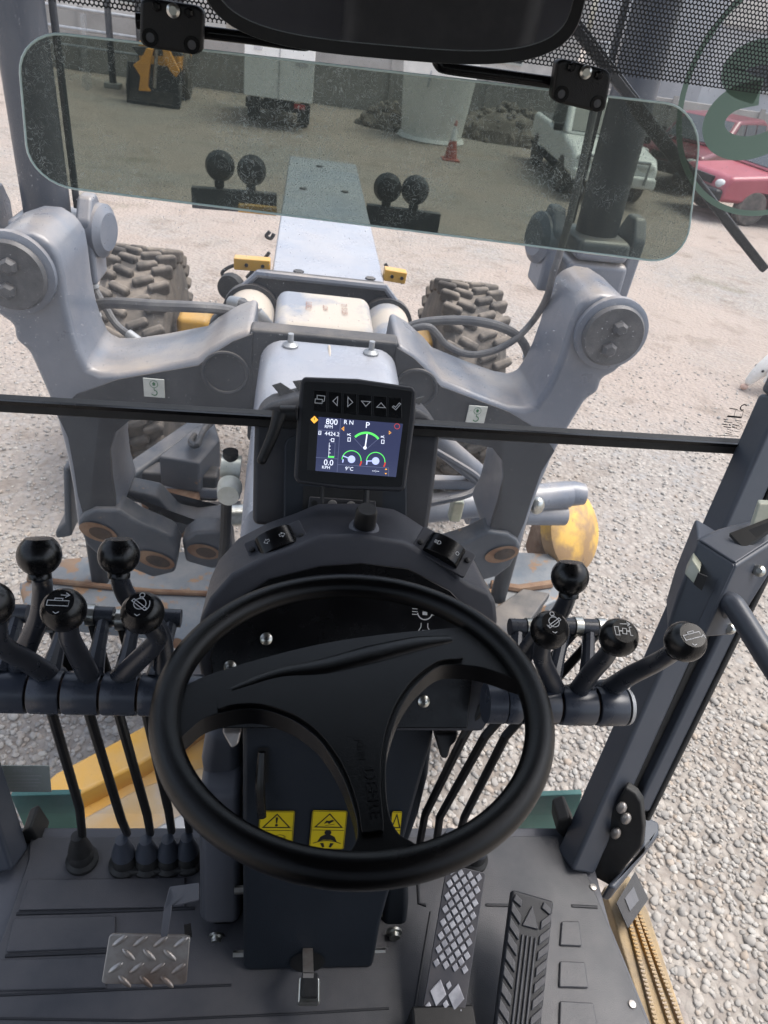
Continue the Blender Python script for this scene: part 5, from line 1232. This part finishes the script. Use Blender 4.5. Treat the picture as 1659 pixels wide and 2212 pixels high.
lever('control lever bent far out to the right with a blade sign on its knob', (1480,1386), .93, [(1440,1418),(1410,1435),(1360,1460),(1310,1492)], (1281,1344,1530), 'slide_r', True)
# boots on the floor
def boot(px, py, lab, single=False):
    c = pZ(px, py, FZ+.006); t = thing('rubber_boot', lab, 'rubber boot', c, 0, 'rubber boots of the push rods')
    MB().lathe(c, (0,0,1), [(0,0),(.027,0),(.027,.008),(.021,.014),(.021,.022),(.016,.03)], 24).build('boot_base', M['rubber'], t)
    MB().lathe(c, (0,0,1), [(.016,.03),(.02,.036),(.016,.055),(.0115,.07),(.0105,.08),(0,.081)], 24).build('boot_sleeve', M['rubber'] if single else M['paint'], t)
for px, py, lab in ((178,1860,'low black rubber boot standing alone at the left of the mat'),(270,1868,'grey rubber boot, leftmost of the close row behind the pedal'),(320,1868,'grey rubber boot, second from the left in the close row'),(366,1866,'grey rubber boot, third from the left in the close row'),(406,1862,'grey rubber boot half hidden beside the column shroud')):
    boot(px, py, lab, px == 178)
boot(1022, 1858, 'grey rubber boot behind the patterned metal pedal at the right'); boot(958, 1850, 'grey rubber boot half hidden under the wheel rim at the right'); 
MB().prism([pZ(x, y, FZ+.006) for x, y in ((250,1880),(262,1848),(425,1842),(428,1890),(260,1896))], (0,0,.014)).build('boot_plate', M['rubber'], MT, bevel=.006)

# ------------------------------------------------------------------ pedals
def quadpt(Q, a, b, h=0):
    n = (Q[1]-Q[0]).cross(Q[3]-Q[0]).normalized()
    return (Q[0]*(1-a)+Q[1]*a)*(1-b) + (Q[3]*(1-a)+Q[2]*a)*b + n*h
BP = thing('brake_pedal', 'worn steel checker plate foot pedal on a bent arm at the left', 'pedal', pZ(315, 2075, FZ+.12))
Q = [pZ(218,2126,FZ+.12), pZ(402,2128,FZ+.12), pZ(411,2022,FZ+.17), pZ(236,2018,FZ+.17)]
nb = (Q[1]-Q[0]).cross(Q[3]-Q[0]).normalized()
w, hgt = 1, 1
MB().prism([quadpt(Q, x+.5, y+.5, 0) for x, y in rrect(1, 1, .07)], nb*-.006).build('pedal_plate', M['steel'], BP, bevel=.0015)
lz = MB()
for i in range(5):
    for j in range(4):
        for k, (oa, ob) in enumerate(((0,0),)):
            a = .02+.25*i + (.12 if j % 2 else 0); b = .06+.27*j; sgn = 1 if j % 2 else -1
            if not (.03 < a < .97 and .03 < b < .97): continue
            F0 = Frame(quadpt(Q, a, b), Q[1]-Q[0], Q[3]-Q[0]); c_, s_ = math.cos(R_(38*sgn)), math.sin(R_(38*sgn))
            lz.ell(F0.pt(0,0,0), (.0125,.0042,.003), Frame(F0.o, F0.u*c_+F0.v*s_, F0.v*c_-F0.u*s_).rot(), 12, 6)
lz.build('checker_bumps', M['steel'], BP)
MB().beam(pZ(405,2000,FZ+.15), pZ(407,2022,FZ+.165), .01, .006).build('side_lip', M['plastic'], BP)
a, b, c = pZ(352,2018,FZ+.16), pZ(366,1965,FZ+.2), pZ(428,1938,FZ+.24)
MB().prism([pZ(346,2026,FZ+.168), pZ(362,2026,FZ+.168), pZ(372,1962,FZ+.2), pZ(354,1962,FZ+.2)], (0,.008,.004)).build('arm_leg', M['cover'], BP, bevel=.002)
MB().prism([pZ(352,1966,FZ+.2), pZ(372,1956,FZ+.2), pZ(430,1942,FZ+.24), pZ(430,1905,FZ+.24), pZ(366,1914,FZ+.22)], (0,.0,-.006)).build('pedal_arm', M['cover'], BP, bevel=.002)
AP = thing('accelerator_pedal', 'long metal pedal with bright diamond pattern on the right of the column', 'pedal', pZ(970, 2050, FZ+.05))
Q = [pZ(911,2192,FZ+.05), pZ(1000,2213,FZ+.05), pZ(1049,1886,FZ+.15), pZ(966,1866,FZ+.15)]
na = (Q[1]-Q[0]).cross(Q[3]-Q[0]).normalized()
MB().prism([quadpt(Q, x+.5, y+.5) for x, y in [(px*1.0, py*1.0) for px, py in rrect(1, 1, .03)]], na*-.008).build('pedal_plate', M['pedal'], AP, bevel=.002)
dm = MB()
def diam(a, b, wa, wb, hh=.0025):
    dm.prism([quadpt(Q, *q) for q in ((a-wa,b),(a,b-wb),(a+wa,b),(a,b+wb))], na*hh)
for j in range(15):
    b = .335 + j*.0445
    for i in range(4):
        a = .14 + .235*i + (.118 if j % 2 else 0)
        if a < .93: diam(a, b, .088, .031)
diam(.3,.155,.2,.085); diam(.74,.155,.2,.085); diam(.52,.215,.075,.03); diam(.52,.095,.075,.03); diam(.12,.06,.08,.03); diam(.52,.03,.09,.025); diam(.9,.06,.07,.03); diam(.3,.03,.07,.022); diam(.74,.03,.07,.022)
dm.build('diamond_tread', M['alu'], AP, bevel=.0008)
MB().box(pZ(955,2235,FZ+.03), (.1,.06,.06)).build('heel_hinge', M['plastic'], AP, bevel=.005)
RP = thing('rubber_pedal', 'black rubber foot rest pedal with a chevron tread beside the metal pedal', 'pedal', pZ(1130, 2070, FZ+.05))
Q = [pZ(1058,2300,FZ+.05), pZ(1160,2315,FZ+.05), pZ(1197,1946,FZ+.12), pZ(1106,1920,FZ+.12)]
na = (Q[1]-Q[0]).cross(Q[3]-Q[0]).normalized()
MB().prism([quadpt(Q, a, b) for a, b in ((0,0),(1,0),(1,1),(0,1))], na*-.018).build('pedal_pad', M['matrib'], RP, bevel=.005, seg=3)
tr_ = MB()
def bar(pts, hh=.004): tr_.prism([quadpt(Q, *q) for q in pts], na*hh)
for k in range(9):
    b = .1 + k*.095
    bar([(.03,b),(.28,b-.07),(.28,b-.012),(.03,b+.06)]); bar([(.97,b),(.74,b-.07),(.74,b-.012),(.97,b+.06)])
for a in (.34,.44,.54,.64): bar([(a,.02),(a+.05,.02),(a+.05,.74),(a,.74)])
bar([(.32,.79),(.7,.79),(.5,.93)])
for a in (.05, .72): bar([(a,.93),(a+.2,.9),(a+.22,.94),(a+.04,.975)])
tr_.build('rubber_tread', M['mat'], RP, bevel=.0015)

# ------------------------------------------------------------------ door at the right
DR = thing('cab_door', 'grey right cab door with a rubber seal, latch box and a grab handle', 'door', rb + Vector((.06,0,0)))
dru = (rt-rb).normalized(); rgt = Vector((1,-.25,0)).normalized()
s1 = rb + rgt*.036; 
MB().beam(s1+Vector((0,.005,0))+(rt-rb)*.15, s1+(rt-rb)*1.02+rgt*.012, .022, .03, up=(0,1,0)).build('door_seal', M['rubber'], DR, bevel=.008)
s2 = rb + rgt*.062
MB().beam(s2+(rt-rb)*.15, s2+(rt-rb)*1.05+rgt*.02, .034, .04, up=(0,1,0)).build('door_frame', M['paint'], DR, bevel=.008)
s3 = rb + rgt*.083
MB().beam(s3+(rt-rb)*.13, s3+(rt-rb)*1.05+rgt*.025, .012, .03, up=(0,1,0)).build('outer_seal', M['rubber'], DR, bevel=.006)
P0 = s3+rgt*.004; P1 = s3+(rt-rb)*1.05+rgt*.03
MB().add([P0, P1, P1+Vector((.12,-.9,.2)), P0+Vector((.12,-.9,0))], [(0,1,2,3)]).build('door_pane', M['glassdoor'], DR)
# latch box
lbx = MB()
oL = pP(1600, 1290, rb+rgt*.01, Vector((-.35,-.93,.1)).normalized()); 
dL = oL - CAM
def LP(x, y, k): return CAM + ray(x, y).normalized()*(dL.length + k)
front = [LP(1508,1170,-.035), LP(1590,1222,-.06), LP(1518,1378,-.06), LP(1440,1360,-.02), LP(1462,1285,-.03)]
MB().prism(front, (.03,.07,-.005)).build('latch_box_face', M['paint'], DR, bevel=.004)
sidep = [LP(1591,1222,-.06), LP(1680,1165,.02), LP(1680,1215,.02), LP(1580,1373,.0), LP(1519,1378,-.06)]
MB().prism(sidep, (-.005,.02,-.0)).build('latch_box_side', M['paint'], DR, bevel=.004)
topp = [LP(1509,1166,-.035), LP(1590,1218,-.06), LP(1680,1160,.02), LP(1680,1110,.04), LP(1560,1143,.0)]
MB().prism(topp, (0,.01,-.008)).build('latch_box_top', M['paint'], DR, bevel=.004)
MB().prism([LP(1575,1158,-.022), LP(1606,1190,-.028), LP(1680,1140,.0), LP(1680,1118,.0)], (0,.002,.004)).build('box_opening', M['ink'], DR)
MB().prism([LP(1595,1178,-.012), LP(1620,1150,-.012), LP(1640,1088,-.006), LP(1680,1090,.0), LP(1680,1130,0), LP(1640,1155,-.01)], (.004,.012,0)).build('clear_guard', M['brass'], DR, bevel=.002)
MB().prism([LP(1495,1208,-.05), LP(1513,1234,-.06), LP(1498,1262,-.06), LP(1478,1240,-.05)], (.012,.02,0)).build('latch_tongue', M['brass'], DR, bevel=.002)
MB().prism([LP(1508,1238,-.066), LP(1528,1246,-.066), LP(1516,1276,-.066), LP(1498,1262,-.066)], (.001,.002,0)).build('latch_slot', M['ink'], DR)
for x, y in ((1640,1233), (1577,1357)):
    c = LP(x, y, -.012); n_ = (CAM-c).normalized(); MB().lathe(c, n_, [(0,0),(.009,0),(.008,.004),(.004,.007),(0,.007)], 18).build('latch_screw', M['chrome'], DR)
MB().tube([LP(1560,1315,-.03), LP(1578,1302,-.05), LP(1600,1330,-.06), LP(1660,1425,-.08), LP(1750,1560,-.1)], .0155, 16, sub=5).build('grab_handle', M['paint'], DR)
# black sill bracket and step
m = [(1385,1735),(1372,1715),(1350,1700),(1258,1868),(1282,1895),(1318,1915),(1386,1830),(1390,1790)]
MB().prism([pP(x, y, rb+Vector((.035,-.01,0)), Vector((-.6,-.75,.25)).normalized()) for x, y in m], (.012,.014,0)).build('sill_bracket', M['rubber'], DR, bevel=.004)
for x, y in ((1343,1745),(1330,1800),(1352,1768)):
    c = pP(x, y, rb+Vector((.032,-.015,0)), Vector((-.6,-.75,.25)).normalized()); MB().ell(c, (.009,.009,.014)).build('bracket_bolt', M['steel'], DR)
MB().prism([pZ(1390,1760,FZ+.02), pZ(1425,1775,FZ+.02), pZ(1425,1800,FZ+.02), pZ(1330,1920,FZ+.02), pZ(1312,1912,FZ+.02), pZ(1385,1835,FZ+.02)], (0,0,-.05)).build('sill_corner', M['paint'], DR, bevel=.008)
ST = thing('access_step', 'sandy yellow toothed grip step outside the right edge of the floor', 'step', pZ(1400, 2080, FZ-.1))
zs = FZ-.12
MB().prism([pZ(1305,1915,zs), pZ(1360,1890,zs), pZ(1400,1965,zs), pZ(1490,2240,zs), pZ(1402,2240,zs)], (0,0,-.03)).build('step_plate', M['grit'], ST, bevel=.004)
for off in (0, 34, 58):
    a = pZ(1352+off*.45, 1960+off*.1, zs+.006); b = pZ(1425+off, 2240, zs+.006); m = MB()
    d = b - a; n_ = 30
    for i in range(n_):
        p0 = a + d*(i/n_); m.beam(p0, p0 + d*(.6/n_), .008, .009)
    m.build('grip_teeth', M['grit'], ST, bevel=.002)
    MB().beam(a-Vector((0,0,.006)), b-Vector((0,0,.006)), .008, .016).build('grip_bar', M['yellowdirt'], ST)
MB().prism([pZ(1372,1882,zs+.03), pZ(1401,1942,zs+.03), pZ(1357,2005,zs+.03), pZ(1332,1950,zs+.03)], (0,0,-.004)).build('dark_sticker', M['pod'], ST)
MB().prism([pZ(1369,1915,zs+.032), pZ(1380,1945,zs+.032), pZ(1361,1968,zs+.032), pZ(1350,1940,zs+.032)], (0,0,-.003)).build('sticker_patch', M['cover'], ST)

# ------------------------------------------------------------------ visor, mirror, wiper
VY = 1.0
V_ = thing('sun_visor', 'smoky green tinted glass sun visor hanging across the windscreen', 'sun visor', pY(760, 100, VY))
nv = Vector((0,-1,0)); ov = Vector((0, VY, 0))
cs = PP([(35,62),(1520,232),(1480,572),(64,396)], ov, nv)
xs = [p.x for p in cs]; zs_ = [p.z for p in cs]
def vq(a, b): return (cs[0]*(1-a)+cs[1]*a)*(1-b) + (cs[3]*(1-a)+cs[2]*a)*b
edge = [(x+.5, .5-y) for x, y in [(px*1.0, py) for px, py in rrect(1, 1, .0001)]]
def rq():
    P = []
    ra, rb_ = .062, .27
    for cx, cy, a in ((1-ra, rb_, 0), (ra, rb_, PI/2), (ra, 1-rb_, PI), (1-ra, 1-rb_, 1.5*PI)):
        for k in range(9):
            t = a + PI/2*k/8; P.append(vq(cx+ra*math.cos(t), cy-rb_*math.sin(t)))
    return P
P = rq(); n = len(P)
vp = MB(); vp.add(P, [tuple(range(n))]); vp.build('tinted_pane', M['visor'], V_)
MB().tube(P[n//2-1:] + P[:1] if False else [p for p in P] + [P[0]], .0014, 6).build('edge_highlight', pm('glass edge highlight', (.72,.88,.86), .15, c2=(.62,.8,.78), ns=8), V_)  # pale cyan colour paints the highlight along the visor's rim
def hinge(c4):
    o = pY(*c4[0], VY-.03); P = [pY(x, y, VY-.03) for x, y in c4]; cc = (P[0]+P[1]+P[2]+P[3])/4
    u = (P[1]+P[2]-P[0]-P[3])/2; v = (P[0]+P[1]-P[2]-P[3])/2; nn = u.cross(v).normalized()
    R4 = [cc + u*x + v*y for x, y in rrect(1, 1, .17, 6)]
    t = MB().prism(R4, nn*.018).build('hinge_block', M['plastic'], V_, bevel=.004, seg=3)
    top = cc + nn*.018; F = Frame(top, u, v); w, h_ = u.length, v.length
    for x, y in ((-.33,-.28),(.33,-.3)):
        q = top + u*x + v*y
        MB().lathe(q, nn, [(.005,-.002),(.005,.001),(.0085,.001),(.0085,-.001)], 20).build('socket', M['gloss'], t); MB().lathe(q, nn, [(0,0),(.0045,0),(0,.0005)], 14).build('socket_screw', M['pin'], t)
    for x, y, mt in ((.02,.33,'chrome'),(-.24,.36,'gloss'),(.26,.34,'gloss')):
        q = top + u*x + v*y; r = .007 if mt == 'chrome' else .005
        MB().lathe(q, nn, [(0,0),(r,0),(r,.003),(r*.6,.005),(0,.005)], 18 if mt == 'chrome' else 6).build('hinge_bolt', M[mt], t)
hinge([(310,-8),(446,14),(441,119),(307,98)]); hinge([(1196,122),(1312,150),(1298,243),(1180,214)])
def vt(pts, r): 
    MB().tube([pY(x, y, VY-.015) for x, y in pts], r, 12, sub=4).build('visor_rod', M['gloss'], V_)
vt([(440,70),(540,82),(640,95),(665,95),(675,82)], .0065); vt([(1190,178),(1080,163),(970,148),(948,138),(942,118)], .0065)
MB().cyl(pY(296, 45, VY-.02), pY(312, 47, VY-.02), .008).build('rod_end', M['gloss'], V_)

MR = thing('rear_view_mirror', 'large oval black rear view mirror at the top of the windscreen', 'mirror', pD(860, -20, .78))
F = cammframe(852, -46, .78, (1,.09), tilt=R_(6))
k = .78/1560; hw_, hh_ = 338*k, 121*k
def sup(sx, sy, n=64, e=3.2): return [(sx*math.copysign(abs(math.cos(t))**(2/e), math.cos(t)), sy*math.copysign(abs(math.sin(t))**(2/e), math.sin(t))) for t in [2*PI*i/n for i in range(n)]]
O = sup(hw_, hh_); I = sup(hw_-.011, hh_-.011)
m = MB(); m.loft([[F.pt(x*.8, y*.75, -.05) for x, y in O], [F.pt(x*.97, y*.96, -.03) for x, y in O], [F.pt(x, y, -.01) for x, y in O], [F.pt(x, y, .0) for x, y in O], [F.pt(x*.99, y*.985, .004) for x, y in O], [F.pt(x, y, .003) for x, y in I], [F.pt(x, y, -.001) for x, y in I]])
m.build('housing', M['plastic'], MR, ang=50)
m = MB(); m.add([F.pt(x, y, .0005) for x, y in I], [tuple(range(len(I)))]); m.build('mirror_glass', M['mirrorglass'], MR)
WI = thing('windscreen_wiper', 'black wiper arm and blade slanting down the outside of the windscreen', 'wiper', pY(1450, 330, WY+.04))
a, b = pY(1225, 40, WY+.035), pY(1652, 582, WY+.03)
MB().beam(a, b, .013, .012, up=(0,1,0)).build('blade', M['rubber'], WI, bevel=.003)
MB().beam(a+Vector((.012,.015,0)), a.lerp(b,.88)+Vector((.004,.015,0)), .014, .012, up=(0,1,0)).build('arm', M['gloss'], WI, bevel=.003)
MB().beam(a.lerp(b,.3)+Vector((-.002,.0,0)), a.lerp(b,.62)+Vector((-.002,.0,0)), .019, .01, up=(0,1,0)).build('bridge', M['rubber'], WI, bevel=.003)
# seat behind the camera, for the mirror
SE = thing('operator_seat', 'black high backed operator seat behind the driver position', 'seat', (AX, -.35, FZ))
MB().box((AX, -.28, 1.92), (.5, .48, .12)).build('cushion', M['rubber'], SE, bevel=.04, seg=3); MB().box((AX, -.56, 2.28), (.48, .12, .68)).build('backrest', M['rubber'], SE, bevel=.05, seg=3)
MB().cyl((AX, -.3, FZ), (AX, -.3, 1.86), .13).build('pedestal', M['plastic'], SE)

# ------------------------------------------------------------------ camera and light
cam = bpy.data.cameras.new('camera'); co = bpy.data.objects.new('camera', cam); COL.objects.link(co)
co.matrix_world = Matrix.Translation(CAM) @ Matrix((_r, -_d, -ray(CX, CY).normalized())).transposed().to_4x4() if False else Matrix.Translation(CAM)
cx = (ray(CX+1, CY)-ray(CX, CY)).normalized(); cz = -ray(CX, CY).normalized(); cy = cz.cross(cx)
co.matrix_world = Matrix.Translation(CAM) @ Matrix((cx, cy, cz)).transposed().to_4x4()
cam.sensor_fit = 'HORIZONTAL'; cam.sensor_width = 36; cam.lens = FPX/1659*36; cam.clip_start = .02; cam.clip_end = 1000
cam.dof.use_dof = True; cam.dof.focus_distance = .98; cam.dof.aperture_fstop = 20
SC.camera = co
w = bpy.data.worlds.new('World'); SC.world = w; w.use_nodes = True; nt = w.node_tree; bg = nt.nodes['Background']
sky = nt.nodes.new('ShaderNodeTexSky'); sky.sky_type = 'NISHITA'; sky.sun_disc = False
EL, AZ = R_(66), R_(78)
sky.sun_elevation = EL; sky.sun_rotation = AZ; sky.air_density = 1.0; sky.dust_density = 4.0; sky.ozone_density = 1.0
hs = nt.nodes.new('ShaderNodeHueSaturation'); hs.inputs['Saturation'].default_value = .6
nt.links.new(sky.outputs[0], hs.inputs['Color']); nt.links.new(hs.outputs[0], bg.inputs[0]); bg.inputs[1].default_value = .15
sd = bpy.data.lights.new('sun', 'SUN'); so = bpy.data.objects.new('sun', sd); COL.objects.link(so)
sd.energy = 1.2; sd.angle = R_(40); sd.color = (1,.975,.94)
dv = Vector((math.sin(AZ)*math.cos(EL), math.cos(AZ)*math.cos(EL), math.sin(EL)))
so.rotation_euler = dv.to_track_quat('Z', 'Y').to_euler()
SC.view_settings.view_transform = 'Standard'; SC.view_settings.look = 'None'; SC.view_settings.exposure = 1.15; SC.view_settings.gamma = 1
SC.cycles.max_bounces = 8; SC.cycles.transparent_max_bounces = 16; SC.cycles.use_denoising = True
SC.cycles.caustics_reflective = False; SC.cycles.caustics_refractive = False
